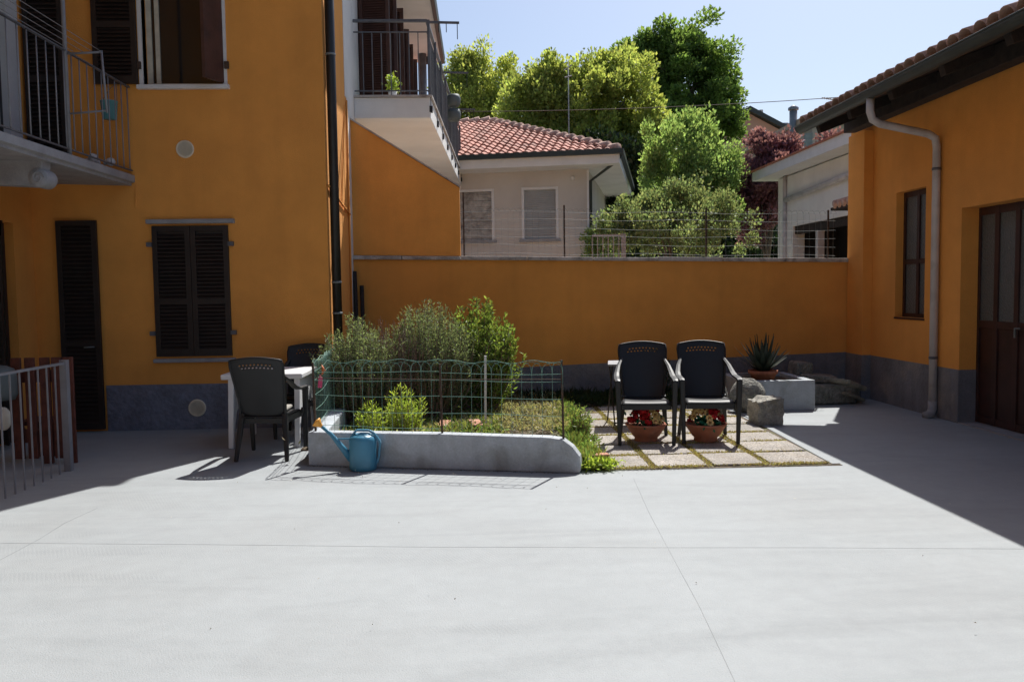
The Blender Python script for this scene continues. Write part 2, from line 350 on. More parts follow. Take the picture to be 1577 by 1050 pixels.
def shutter(parent, u0, u1, z0, z1, fn, m='shutter', name='shutter', step=.045, mid=True, t=.035, label=None):
    """one louvred leaf: frame part + slats sub-part. fn(u,off,z) maps to world"""
    fr = MB(); st = .06
    def bx(a, b, c, d):
        vs = [fn(a, -t/2, c), fn(b, -t/2, c), fn(b, t/2, c), fn(a, t/2, c), fn(a, -t/2, d), fn(b, -t/2, d), fn(b, t/2, d), fn(a, t/2, d)]
        fr.add(vs, [(3,2,1,0),(4,5,6,7),(0,1,5,4),(1,2,6,5),(2,3,7,6),(3,0,4,7)])
    bx(u0, u0+st, z0, z1); bx(u1-st, u1, z0, z1); bx(u0+st, u1-st, z0, z0+st*1.3); bx(u0+st, u1-st, z1-st, z1)
    spans = [(z0+st*1.3, z1-st)]
    if mid:
        zm = z0+(z1-z0)*.4; bx(u0+st, u1-st, zm, zm+st); spans = [(z0+st*1.3, zm), (zm+st, z1-st)]
    vs = [fn(a, t/2-.006+k, z) for k in (0, .004) for a, z in ((u0+.01, z0+.01), (u1-.01, z0+.01), (u1-.01, z1-.01), (u0+.01, z1-.01))]
    fr.add(vs, [(0,1,2,3),(7,6,5,4),(0,4,5,1),(1,5,6,2),(2,6,7,3),(3,7,4,0)])
    o = fr.build(name, m, parent, label=label)
    s = MB()
    for a, b in spans: slats(s, u0+st-.004, u1-st+.004, a, b, step, fn)
    s.build('slats', m, o, kind='stuff')
    return o
# ------------------------------------------------------------------ ground & setting
YL, XL = 9.9, -1.79           # left facade plane, its corner / return wall plane
XS = -5.2                      # side wall of the left house
XR = 5.46                      # workshop wall
g = MB().box((-150, -60, -.6), (150, 260, -.06)).build('ground', 'lawn'); struct(g)
struct(MB().box((-7, 12.1, -.059), (7.8, 34, -.05)).build('back_court', 'court_paving'))
yd = MB().box((-9, -14, -.3), (9, 11.85, 0)).build('yard', 'yard'); struct(yd)
def strip(p, q, wd, m='joint', z0=.0005, z1=.002, name='joint'):
    return MB().bar((p.x, p.y, (z0+z1)/2), (q.x, q.y, (z0+z1)/2), wd, z1-z0).build(name, m, yd)
def polystrip(pix, wd, m='joint'):
    mb = MB(); pts = [at(x, y, Z=0) for x, y in pix]
    for p, q in zip(pts[:-1], pts[1:]): mb.bar((p.x, p.y, .0006), (q.x, q.y, .0006), wd, .0010)
    return mb.build('joint', m, yd)
polystrip([(976, 737), (1000, 790), (1032, 850), (1078, 935), (1130, 1045), (1180, 1160)], .0026)
polystrip([(0, 836), (300, 838), (650, 842), (1000, 843), (1250, 843), (1577, 845)], .0010, 'joint_faint')
polystrip([(0, 862), (60, 830), (100, 805), (150, 782)], .005)
# ------------------------------------------------------------------ LEFT HOUSE
H1 = thing('orange_house', 'two storey orange rendered house with dark louvred shutters on the left', 'house', (XS, YL, 0))
ops = [(-3.85, -2.94, 4.02, 5.6)]
lw = (-3.815, -2.955, .87, 2.40)
fw = MB()
for a, b, c, d in wall_cells(XS-.3, XL, -.1, 8.2, ops+[lw]): fw.box((a, YL, c), (b, YL+.32, d))
fw.build('front_wall', 'orange_stucco', H1)
rw = MB().box((XL-.32, YL+.3201, -.1), (XL-.001, 11.6, 4.25)).box((XL-.32, YL+.3201, 4.25), (XL-.001, 11.45, 8.2))
rw.build('end_wall', 'orange_stucco', H1)
# side wall with two door openings (Y ranges)
gd = (8.35, 9.5, 0.02, 2.42); ud = (8.0, 9.78, 3.0, 5.4)
sw = MB()
for a, b, c, d in wall_cells(-12, YL, -.1, 8.2, [gd, ud]): sw.box((XS-.3, a, c), (XS, b, d))
sw.build('side_wall', 'orange_stucco', H1)
MB().box((XS-.8, -12, 8.2), (XL+.1, 11.5, 8.35)).build('roof', 'old_tile', H1)
MB().box((XS-.29, 6, .0), (XS-.25, YL-.01, 8.1)).box((-5.4, YL+.26, .1), (XL-.4, YL+.29, 8)).build('dark_room_sheet', 'dark_interior', H1)  # near-black sheets stand in for the unlit rooms behind the openings
# plinth on facade
MB().box((-4.43, YL-.015, -.05), (XL-.0, YL+.002, .54)).box((XL-.002, YL-.015, -.05), (XL+.012, 11.6, .5)).build('plinth', 'plinth', H1, bevel=.004)
fF = lambda y: (lambda u, off, z: (u, y+off, z))
shutter(H1, lw[0]-.01, (lw[0]+lw[1])/2-.003, lw[2], lw[3], fF(YL-.012))
shutter(H1, (lw[0]+lw[1])/2+.003, lw[1]+.01, lw[2], lw[3], fF(YL-.012))
MB().box((lw[0]-.06, YL-.07, 2.425), (lw[1]+.09, YL+.02, 2.475)).build('lintel', 'stone_grey', H1, bevel=.006)
MB().box((lw[0]-.04, YL-.06, .80), (lw[1]+.05, YL+.05, .845)).build('window_sill', 'stone_grey', H1, bevel=.006)
for z in (1.12, 2.16):
    for x in (lw[0]-.04, lw[1]+.04): MB().box((x-.03, YL-.05, z), (x+.03, YL+.005, z+.05)).build('hinge', 'iron_grey', H1)
# upper window
uw = ops[0]; wf = MB()
for a, b, c, d in ((uw[0]-.045, uw[0], uw[2]-.04, uw[3]+.05), (uw[1], uw[1]+.045, uw[2]-.04, uw[3]+.05), (uw[0], uw[1], uw[3], uw[3]+.05)): wf.box((a, YL-.02, c), (b, YL+.1, d))
wfo = wf.build('window_surround', 'white_paint', H1)
MB().box((uw[0]-.07, YL-.06, uw[2]-.05), (uw[1]+.07, YL+.1, uw[2]-.001)).build('window_sill', 'white_paint', H1, bevel=.004)
fr = MB()
for a, b in ((uw[0], uw[0]+.06), (uw[0]+.10, uw[0]+.15), (uw[1]-.05, uw[1])): fr.box((a, YL+.12, uw[2]), (b, YL+.17, uw[3]))
fr.box((uw[0], YL+.121, uw[2]), (uw[1], YL+.169, uw[2]+.05))
wo_ = fr.build('window_frame', 'beige_cloth', H1); MB().box((uw[0], YL+.14, uw[2]), (uw[1], YL+.15, uw[3])).build('pane', 'glass_dark', wo_)
shutter(H1, -4.40, -3.905, 4.03, 5.62, fF(YL-.04), m='shutter', label='dark brown leaf folded flat on the wall left of the window')
# right leaf, half open, seen edge-on
a0 = Vector((uw[1]+.0, YL-.01)); dirn = Vector((-.42, -.9)).normalized()
shutter(H1, 0, .5, 4.04, 5.62, lambda u, off, z: (a0.x-.0+dirn.x*u*.62+off, a0.y+dirn.y*u*.62, z), m='shutter_brown', mid=False)
for x in (uw[0]-.04, uw[1]+.05): MB().box((x-.025, YL-.05, 4.20), (x+.025, YL-.021, 4.28)).build('hinge', 'rust', H1)
# tall door leaf against the facade
shutter(H1, -4.9, -4.44, .03, 2.47, fF(YL-.06), step=.05, label='tall dark louvred door leaf open against the wall')
MB().tube([(-4.62, YL-.11, 1.0), (-4.50, YL-.12, 1.005)], .008).build('door_handle', 'zinc_wire', H1)
# vents
def vent(px, py, y0):
    p = at(px, py, Y=y0); R = Matrix.Rotation(rad(90), 3, 'X')
    v = MB().lathe([(.0001, .012), (.082, .012), (.088, .018), (.10, .018), (.104, 0)], 28, p, R, close=False).build('vent', 'curtain', H1)
    s = MB()
    for i in range(-7, 8):
        z = i*.011; hw = math.sqrt(max(.08**2-z*z, 0)); s.box((p.x-hw, p.y-.019, p.z+z-.0025), (p.x+hw, p.y-.012, p.z+z+.0025))
    s.build('vent_louvres', 'beige_cloth', v, kind='stuff')
vent(285, 230, YL); vent(304, 628, YL-.015)
# drain pipe on the end wall, near the corner
MB().tube([(XL+.07, 10.03, .32), (XL+.07, 10.03, 8.3)], .056, 14).build('drain_pipe', 'black_pipe', H1)
for z in (.75, 1.35, 1.72, 4.4):
    MB().lathe([(.057, -.012), (.061, -.012), (.061, .012), (.057, .012)], 16, (XL+.07, 10.03, z), close=False).build('pipe_clamp', 'zinc_wire', H1)
MB().tube([(XL+.02, 9.93, 2.86), (XL+.02, 10.4, 2.8), (XL+.02, 11.55, 2.66)], .013, 6).build('conduit', 'orange_stucco', H1)
MB().tube([(XL+.016, 11.5, .4), (XL+.016, 11.5, 4.2)], .013, 6).build('conduit', 'orange_stucco', H1)
MB().tube([(XL+.014, 10.9, 2.72), (XL+.014, 11.35, 4.1)], .008, 5).build('cable', 'orange_stucco', H1)
MB().tube([(-4.0, YL-.012, 2.62), (-3.99, YL-.012, 2.87)], .008, 5).build('conduit', 'orange_stucco', H1)
# ground door in side wall
dd = MB()
for a, b in ((gd[0], gd[0]+.07), (gd[1]-.07, gd[1]), ((gd[0]+gd[1])/2-.04, (gd[0]+gd[1])/2+.04)): dd.box((XS-.18, a, 0), (XS-.1, b, gd[3]))
dd.box((XS-.179, gd[0], gd[3]-.07), (XS-.101, gd[1], gd[3])).box((XS-.179, gd[0], .0), (XS-.101, gd[1], .12))
do = dd.build('french_door', 'door_brown', H1); MB().box((XS-.15, gd[0], .1), (XS-.14, gd[1], gd[3]-.05)).build('pane', 'curtain', do)
shutter(H1, 0, .42, .05, 2.40, lambda u, off, z: (XS+.02+u*.55, 8.92+off-u*.35, z), step=.05)
shutter(H1, 0, .42, .05, 2.40, lambda u, off, z: (XS+.02+u*.45, 9.12+off-u*.5, z), step=.05)
# upper door
ux = MB()
for a, b in ((ud[0], ud[0]+.1), (ud[1]-.24, ud[1])): ux.box((XS-.12, a, 3.0), (XS+.01, b, ud[3]))
ux.box((XS-.119, ud[0], ud[3]-.1), (XS-.01, ud[1], ud[3]))
uo = ux.build('balcony_door', 'white_paint', H1); MB().box((XS-.08, ud[0], 3.06), (XS-.07, ud[1], ud[3])).build('pane', 'glass_dark', uo)
shutter(H1, -5.17, -4.72, 3.02, 5.6, fF(YL-.05), step=.05, label='narrow dark balcony shutter folded in the corner')
# balcony
XB = -4.0
sl = MB().prism([(XS, 2.91), (XB-.04, 2.87), (XB-.04, 2.90), (XB, 2.91), (XB, 2.99), (XS, 2.99)], 4.2, YL-.001, 'Y').build('balcony_slab', 'stone_grey', H1, bevel=.004)
def bracket(y):
    pr = [(XS, 2.3), (XS+.2, 2.38), (XS+.45, 2.56), (XS+.62, 2.66), (XB-.22, 2.64), (XB-.12, 2.72), (XB-.1, 2.88), (XS, 2.905)]
    b = MB().prism(pr, y-.08, y+.08).build('bracket', 'stone_grey', H1, bevel=.008)
    R = Matrix.Rotation(rad(90), 3, 'X')
    MB().lathe([(.02, -.1), (.085, -.1), (.09, -.09), (.09, .09), (.085, .1), (.02, .1)], 20, (XB-.14, y, 2.715), R).build('volute', 'stone_grey', b)
    for sgn in (-1, 1):
        for cx, cz, r0 in ((XB-.14, 2.715, .06), (XS+.62, 2.80, .07), (XS+.36, 2.74, .09)):
            pts = []
            for k in range(22):
                t = k/21*math.pi*3; r = r0*(1-k/26); pts.append((cx+r*math.cos(t), y+sgn*.1 if cx == XB-.14 else y+sgn*.083, cz+r*math.sin(t)))
            MB().tube(pts, .008, 5).build('scroll', 'stone_grey', b)
bracket(8.12); bracket(5.9)
rl = MB().bar((XB-.03, 4.2, 4.0), (XB-.03, YL, 4.0), .035, .012).build('balcony_railing', 'iron_grey', H1)
MB().bar((XB-.03, 4.2, 3.045), (XB-.03, YL, 3.045), .025, .012).build('bottom_rail', 'iron_grey', rl)
y = YL-.05
bl = MB().tube([(0, 0, 3.045), (0, 0, 3.995)], .007, 6).build('baluster', 'iron_white', rl, local=True)
Ri = root_inv(rl)
first = True
while y > 4.3:
    p = Ri@Vector((XB-.03, y, 0))
    if first: bl.location = p; first = False
    else: inst(bl, rl, p)
    y -= .163
MB().tube([(XB-.03, 8.43, 2.99), (XB-.03, 8.43, 5.9)], .02, 10, radii=[.022, .018]).build('post', 'iron_white', rl)
# drying rack hooked on the balcony rail
rk = thing('drying_rack', 'pale metal clothes drying rack with lines hooked outside the left balcony railing', 'drying rack', (XB, 8.33, 3.5))
x1 = -3.68
for yy in (8.43, 5.2):
    rf = MB().tube([(XB-.02, yy, 3.97), (x1, yy, 3.985)], .011, 6).tube([(x1, yy, 4.0), (x1+.03, yy, 3.40)], .012, 6).tube([(x1+.03, yy, 3.42), (XB-.02, yy, 3.39)], .010, 6)
    rf.build('rack_arm', 'iron_white', rk)
for xx in (x1, x1-.09, x1-.18, x1-.27): MB().tube([(xx, 8.43, 3.99), (xx, 5.2, 3.99)], .0035, 4).build('clothes_line', 'iron_white', rk)
pot = thing('hanging_bucket', 'light blue bucket hung inside the end of the left balcony railing', 'bucket', (XB-.14, 9.62, 3.58))
MB().lathe([(.001, 0), (.075, 0), (.09, .19), (.094, .19), (.094, .2), (.086, .2), (.07, .01), (.001, .01)], 20, (XB-.14, 9.62, 3.58), close=False).build('bucket', 'pale_blue', pot)
MB().tube([(XB-.22, 9.62, 3.77), (XB-.14, 9.62, 3.90), (XB-.05, 9.62, 3.98), (XB-.05, 9.62, 3.78)], .004, 5).build('wire_handle', 'iron_grey', pot)
cb = MB()
for i in range(9): cb.sphere((XB-.3+random.uniform(-.02, .24), 9.5+random.uniform(-.2, .25), 3.03+random.uniform(0, .09)), random.uniform(.03, .055), 8, jitter=.2)
tag(cb.build('cloth_bundle', 'cloth_white'), 'crumpled white cloth bundle lying on the end of the left balcony floor', 'cloth')
# ------------------------------------------------------------------ WHITE HOUSE WITH BALCONY (beyond)
H2 = thing('white_house', 'white upper storey with brown shutters, long balcony and overhanging eave beyond the orange house', 'house', (XL, 12, 0))
XW = XL
dops = [(12.9, 14.0, 4.45, 6.7), (15.4, 16.5, 4.45, 6.7), (17.6, 18.6, 4.45, 6.7)]
ww = MB()
for a, b, c, d in wall_cells(11.602, 20.2, -.1, 7.15, dops): ww.box((XW-.3, a, max(c, -.1)), (XW, b, d))
ww.box((XW-6, 20.0, -.1), (XW-.301, 20.2, 7.15))
ww.build('wall', 'white_wall', H2)
MB().box((XW-.1, 11.452, 4.252), (XW+.006, 11.60, 7.15)).build('wall_edge', 'white_wall', H2)
MB().box((XW-.29, 12, 4.4), (XW-.25, 20, 7.1)).build('dark_room_sheet', 'dark_interior', H2)  # dark sheet standing in for unlit rooms behind the balcony doors
def xb(yy): return -.68+(yy-12.3)*.034
bs = MB(); q = [(XW, 12.3), (xb(12.3), 12.3), (xb(20.1), 20.1), (XW, 20.1)]
bs.prism(q, 4.12, 4.42, 'Z'); bs.build('balcony_slab', 'white_wall', H2, bevel=.01)
MB().prism([(XW, 12.27), (xb(12.3)+.03, 12.27), (xb(20.1)+.03, 20.12), (XW, 20.12)], 4.421, 4.45, 'Z').build('slab_tiles', 'coping', H2)
r2 = MB(); P1 = Vector((xb(12.3)-.03, 12.33, 0)); P0 = Vector((XW+.01, 12.33, 0)); P2 = Vector((xb(20.1)-.03, 20.05, 0))
for z, wd in ((5.52, .045), (5.36, .02), (4.52, .02)):
    r2.bar((P0.x, P0.y, z), (P1.x, P1.y, z), wd, wd*.8); r2.bar((P1.x, P1.y, z), (P2.x, P2.y, z), wd, wd*.8)
r2o = r2.build('balcony_railing', 'iron_grey', H2)
bl = MB().bar((0, 0, 4.46), (0, 0, 5.36), .014).build('baluster', 'iron_grey', r2o, local=True); Ri = root_inv(r2o)
n = 8
for i in range(1, n): 
    p = Ri@(P0.lerp(P1, i/n))
    if i == 1: bl.location = p
    else: inst(bl, r2o, p)
for i in range(1, 66): inst(bl, r2o, Ri@(P1.lerp(P2, i/66)))
for t in (0, .14, .28, .42, .57, .71, .85, 1):
    p = P1.lerp(P2, t); MB().bar((p.x+.02, p.y, 4.25), (p.x+.02, p.y, 5.53), .04, .04).build('post', 'iron_grey', r2o)
    MB().bar((p.x+.015, p.y, 4.25), (p.x+.06, p.y, 4.25), .07, .09).build('post_fixing', 'black_pipe', r2o)
for (a, b, c, d) in dops:
    f = MB().box((XW-.2, a, c), (XW-.12, a+.07, d)).box((XW-.2, b-.07, c), (XW-.12, b, d)).box((XW-.2, (a+b)/2-.04, c), (XW-.12, (a+b)/2+.04, d)).build('french_door', 'door_brown', H2)
    MB().box((XW-.17, a, c), (XW-.16, b, d)).build('pane', 'glass_dark', f)
    for yy, sg in ((a, 1), (b, -1)):
        shutter(H2, 0, .5, c+.02, d, lambda u, off, z, yy=yy, sg=sg: (XW+.02+u*.93, yy+off-u*.12*sg, z), m='shutter_brown', mid=False, step=.036)
# roof with white soffit
ro = MB().prism([(XW-6, 7.15), (-.86, 7.15), (-.86, 7.27), (XW-6, 9.0)], 11.5, 20.6).build('roof', 'white_wall', H2)
MB().prism([(-.858, 7.12), (-.78, 7.14), (-.76, 7.27), (-.858, 7.29)], 11.5, 20.65).build('gutter', 'gutter', H2)
MB().box((-1.25, 20.05, 7.0), (-1.1, 20.2, 7.149)).build('beam_end', 'old_wood', H2)
MB().tube([(-1.26, 19.85, 4.45), (-1.26, 19.85, 7.15)], .09, 8).build('column', 'iron_grey', H2)
hl = thing('clothes_line_bracket', 'grey clothes line arm sticking out nearest on the long balcony', 'clothes line', (P1.x, P1.y, 5.5), group='line arms on the long balcony')
for i, (t, lab) in enumerate(((0, None), (.36, 'grey clothes line arm sticking out halfway along the long balcony'), (.75, 'grey clothes line arm nearest the far end of the long balcony'))):
    p = P1.lerp(P2, t)
    if i: hl = thing('clothes_line_bracket', lab, 'clothes line', (p.x, p.y, 5.5), group='line arms on the long balcony')
    MB().bar((p.x, p.y, 5.50), (p.x+.47, p.y, 5.49), .03, .03).build('arm', 'iron_grey', hl)
    for k in (.17, .28, .44): MB().tube([(p.x+k, p.y, 5.48), (p.x+k, p.y+.02, 5.36-.1*(k > .3))], .006, 4).build('hook', 'black_pipe', hl)
for zz, lab in ((5.28, 'upper grey green oval planter hung outside the long balcony'), (5.0, 'lower grey green oval planter hung outside the long balcony')):
    p = P1.lerp(P2, .52)
    tag(MB().lathe([(.001, -.11), (.09, -.12), (.13, -.06), (.135, .04), (.11, .11), (.001, .12)], 16, (p.x+.12, p.y, zz), close=False).build('hanging_planter', 'basket'), lab, 'planter', 'planters hung on the long balcony')
pp = thing('potted_plant', 'small green plant in a white pot on the long balcony floor', 'potted plant', (-1.25, 13.0, 4.45))
MB().lathe([(.001, 0), (.05, 0), (.07, .12), (.06, .12), (.001, .1)], 14, (-1.25, 12.55, 4.45), close=False).build('pot', 'white_plastic', pp)
nn_ = 160; P = np.random.normal(size=(nn_, 3))*[.05, .05, .06]+[-1.25, 12.55, 4.68]
leaves('foliage', 'leaf_lime', P, np.random.normal(size=(nn_, 3))+[0, 0, .8], .07, .03, pp)
# ------------------------------------------------------------------ GARDEN WALL
YW = 11.86
GW = thing('garden_wall', 'orange rendered garden wall with grey painted base closing the back of the yard', 'wall', (0, YW, 0))
xa, xz = XL-.02, 5.50
def zt(x): return 2.10+(x-xa)/(xz-xa)*(-.13)
def zb(x): return .40+(x-xa)/(xz-xa)*(.23)
MB().prism([(xa, -.1), (xz, -.1), (xz, zt(xz)-.04), (xa, zt(xa)-.04)], YW, YW+.22).build('wall_body', 'orange_stucco', GW)
MB().prism([(xa, -.1), (xz, -.1), (xz, zb(xz)), (1.5, zb(1.5)+.012), (xa, zb(xa))], YW-.008, YW-.001).build('painted_base', 'plinth_smooth', GW)
xs = [xa, -1.1, -.27, .68, 1.62, 2.55, 3.5, 4.42, xz-.01]
for i, (a, b) in enumerate(zip(xs[:-1], xs[1:])):
    j = random.uniform(-.006, .006)
    MB().prism([(a+.004, zt(a)-.04), (b-.004, zt(b)-.04), (b-.004, zt(b)+.015+j), (a+.004, zt(a)+.015+j)], YW-.05+j, YW+.27).build('coping_stone', 'coping', GW, bevel=.008)
FN = thing('partition_wall', 'orange fin wall with sloping top standing on the garden wall under the balcony', 'wall', (-1, YW, 2.1))
MB().prism([(XL-.0, zt(-1.8)+.022), (-.27, zt(-.3)+.022), (-.27, 3.06), (XL-.0, 4.02)], YW+.02, YW+.2).build('wall_body', 'orange_stucco', FN)
MB().prism([(XL-.0, 4.022), (-.26, 3.063), (-.26, 3.085), (XL-.0, 4.045)], YW+.0, YW+.22).build('capping', 'coping', FN)
# wire fence on the wall
TF = thing('wire_fence', 'thin grey wire mesh fence standing on top of the garden wall', 'fence', (2.5, YW+.12, 2.05))
for x, h in ((-.22, .93), (1.23, .76), (3.3, .74), (5.1, .72)):
    MB().bar((x, YW+.12, zt(x)), (x, YW+.12, zt(x)+h), .022, .022).build('post', 'rust', TF)
wm = MB(); yy = YW+.1
hz = [.06, .19, .31, .42, .55, .66]
for h in hz:
    pts = [(x, yy, zt(x)+h+.012*math.sin(x*3+h*9)) for x in np.linspace(-.22, 5.2, 30)]; wm.tube(pts, .0018, 4, caps=False)
x = -.2
while x < 5.2:
    wm.tube([(x, yy, zt(x)+.02), (x+random.uniform(-.01, .01), yy, zt(x)+.66)], .0014, 3, caps=False)
    x += .088
for i in range(66):
    x = -.2+i*.082
    wm.tube([(x+.041*(1-math.cos(t)), yy, zt(x)+.66+.05*math.sin(t)) for t in np.linspace(0, math.pi, 6)], .0016, 3, caps=False)
wm.build('wire_mesh', 'zinc_wire', TF, kind='stuff')
# ------------------------------------------------------------------ WORKSHOP (right)
WS = thing('workshop', 'low orange workshop with tiled eave, window and brown glazed door on the right', 'workshop', (XR, 9, 0))
wo1 = (9.98, 10.70, 1.175, 2.79); wd1 = (6.4, 9.22, .0, 2.45)
mb = MB()
for a, b, c, d in wall_cells(-12, 12.05, -.1, 4.06, [wo1, wd1]): mb.box((XR, a, c), (XR+.3, b, d))
mb.box((XR+.3001, 11.9, -.1), (XR+6, 12.05, 4.15))
mb.build('wall', 'orange_stucco', WS)
MB().box((XR+.27, -11, 0), (XR+.295, 12, 3.8)).build('dark_room_sheet', 'dark_interior', WS)  # dark sheet standing in for the unlit workshop inside
MB().box((XR-.13, 11.35, -.1), (XR-.001, 11.84, 3.72)).build('pilaster', 'orange_stucco', WS)
bs_ = MB()
for a, b in ((-12, 6.4), (9.22, 11.348)): bs_.box((XR-.006, a, -.05), (XR-.0005, b, .615))
bs_.box((XR-.138, 11.342, -.05), (XR-.1305, 11.85, .62)).box((XR-.13, 11.342, -.05), (XR-.001, 11.349, .62))
bs_.box((XR-.006, 9.214, -.05), (XR+.2, 9.219, .615))
bs_.build('painted_base', 'plinth_smooth', WS)
f = MB(); x0, x1_ = XR+.10, XR+.15
for a, b in ((wo1[0], wo1[0]+.05), (wo1[1]-.05, wo1[1]), ((wo1[0]+wo1[1])/2-.03, (wo1[0]+wo1[1])/2+.03)): f.box((x0, a, wo1[2]), (x1_, b, wo1[3]))
for c, d in ((wo1[2], wo1[2]+.05), (wo1[3]-.07, wo1[3]), (1.86, 1.92)): f.box((x0+.003, wo1[0]+.05, c), (x1_-.003, wo1[1]-.05, d))
fo = f.build('window_frame', 'door_brown', WS)
ym = (wo1[0]+wo1[1])/2
for (a, b) in ((wo1[0]+.05, ym-.03), (ym+.03, wo1[1]-.05)):
    for (c, d) in ((wo1[2]+.05, 1.86), (1.92, wo1[3]-.07)): MB().box((x0+.02, a, c), (x0+.026, b, d)).build('pane', 'glass_frosted', fo)
MB().box((XR-.01, wo1[0]-.01, wo1[2]-.025), (XR+.1, wo1[1]+.01, wo1[2]-.001)).build('window_sill', 'door_brown', WS)
# door
dr = MB(); x0, x1_ = XR+.2, XR+.25
mull = [9.22, 8.89, 8.54, 8.19, 7.86, 7.5, 7.14, 6.8, 6.4]
for yv in mull: dr.box((x0, yv-.035, .02), (x1_, yv+.035, 2.45))
for c, d in ((.02, .1), (1.10, 1.18), (2.36, 2.448)): dr.box((x0+.004, 6.4, c), (x1_-.004, 9.22, d))
dr.box((x0+.02, 6.4, .05), (x1_-.01, 9.22, 1.12))
dro = dr.build('workshop_door', 'door_brown', WS, bevel=.003)
for a, b in zip(mull[1:], mull[:-1]): MB().box((x0+.02, a+.035, 1.18), (x0+.026, b-.035, 2.36)).build('pane', 'glass_frosted', dro)
MB().tube([(x0-.03, 8.50, 1.02), (x0-.03, 8.50, 1.12), (x0-.03, 8.42, 1.12)], .011, 8).build('handle', 'zinc_wire', dro)
MB().box((XR, 6.4, 0), (XR+.3, 9.22, .015)).build('threshold', 'stone_grey', WS)
# eave: boards, rafters, gutter, tiles
XE = 4.66; ZE = 3.80; sl_ = .36
def zr(x): return ZE+(x-XE)*sl_
MB().prism([(XE, zr(XE)), (XR+6, zr(XR+6)), (XR+6, zr(XR+6)+.05), (XE, zr(XE)+.05)], -12, 11.72).build('roof_deck', 'old_wood', WS)
for yv in (11.35, 10.4, 9.35, 8.3, 7.25, 6.2, 5.1, 4.0, 2.9):
    MB().bar((XE+.02, yv, zr(XE)-.06), (XR+.2, yv, zr(XR+.2)-.06), .1, .115).build('rafter', 'old_wood', WS, bevel=.006)
MB().box((XR-.27, -12, zr(XR)-.34), (XR-.10, 11.70, zr(XR-.27)-.012)).build('eave_beam', 'old_wood', WS, bevel=.01)
gt = MB(); pr = [( -.085*math.cos(t), -.085*math.sin(t)) for t in np.linspace(0, math.pi, 12)]
prof = [(XE-.06+x, ZE+.045+z) for x, z in pr]+[(XE-.06+x*.94, ZE+.045+z*.94) for x, z in reversed(pr)]
gt.prism(prof, -12, 11.78); gt.prism([(XE-.06+x*.99, ZE+.045+z*.99) for x, z in pr], 11.77, 11.78); gt.tube([(XE-.147, -12, ZE+.05), (XE-.147, 11.78, ZE+.05)], .009, 6)
gt.build('gutter', 'gutter', WS)
def coppo(name, ln=.42, r0=.112, r1=.088, up=True):
    m_ = MB(); n = 8; vs = []
    for (x, r) in ((0, r0), (ln, r1)):
        for rr in (r, r-.013):
            for k in range(n+1):
                t = math.pi*k/n; z = math.sin(t)*rr*.8; vs.append((x, math.cos(t)*rr, z if up else -z))
    k1 = n+1; fs = []
    for k in range(n):
        fs += [(k, k+1, 2*k1+k+1, 2*k1+k), (k1+k+1, k1+k, 3*k1+k, 3*k1+k+1), (k+1, k, k1+k, k1+k+1), (2*k1+k, 2*k1+k+1, 3*k1+k+1, 3*k1+k)]
    return m_.add(vs, fs, True)
tm = coppo('roof_tile').build('roof_tile', 'old_tile', WS, local=True)
tm2 = coppo('pan_tile', r0=.09, r1=.1, up=False).build('pan_tile', 'old_tile', WS, local=True)
Ri = root_inv(WS); ang = -math.atan(sl_)
yv = 11.62; i = 0
while yv > 3.2:
    for c in range(3):
        x = XE-.07+c*.33+random.uniform(-.02, .02); p = Ri@Vector((x, yv+random.uniform(-.012, .012), zr(x)+.125+c*.004))
        rot = (random.uniform(-.06, .06), ang+random.uniform(-.02, .02), random.uniform(-.04, .04))
        if i == 0 and c == 0: tm.location = p; tm.rotation_euler = rot
        else: inst(tm, WS, p, rot)
    p = Ri@Vector((XE-.09, yv-.105, zr(XE-.09)+.125))
    if i == 0: tm2.location = p; tm2.rotation_euler = (0, ang, 0)
    else: inst(tm2, WS, p, (random.uniform(-.03, .03), ang, 0))
    yv -= .205; i += 1
# pipe
yp = 9.66
MB().tube([(XE-.06, yp, ZE-.02), (XE-.06, yp, 3.62), (XE-.03, yp, 3.53), (XE+.06, yp, 3.48), (XR-.16, yp, 3.36), (XR-.075, yp, 3.31), (XR-.055, yp, 3.2), (XR-.055, yp, .16)], .045, 14).build('downpipe', 'pvc', WS)
MB().tube([(XR-.055, yp, .2), (XR-.055, yp, .10), (XR-.09, yp-.02, .045), (XR-.17, yp-.05, .03)], .05, 14).build('downpipe_shoe', 'stone_grey', WS)
for z in (.72, 2.95): MB().lathe([(.046, -.015), (.051, -.015), (.051, .015), (.046, .015)], 16, (XR-.055, yp, z), close=False).build('pipe_clamp', 'iron_grey', WS)

# ------------------------------------------------------------------ NEIGHBOUR HOUSE beyond the wall
ZG = -.05
nb_c = at(905, 262, Y=19.5); TH = rad(12.6)
NH = thing('tiled_house', 'grey rendered bungalow with hipped red tiled roof and closed roller blinds beyond the garden wall', 'house', (nb_c.x, 19.5, 0), -TH)
EZ = nb_c.z     # wall top
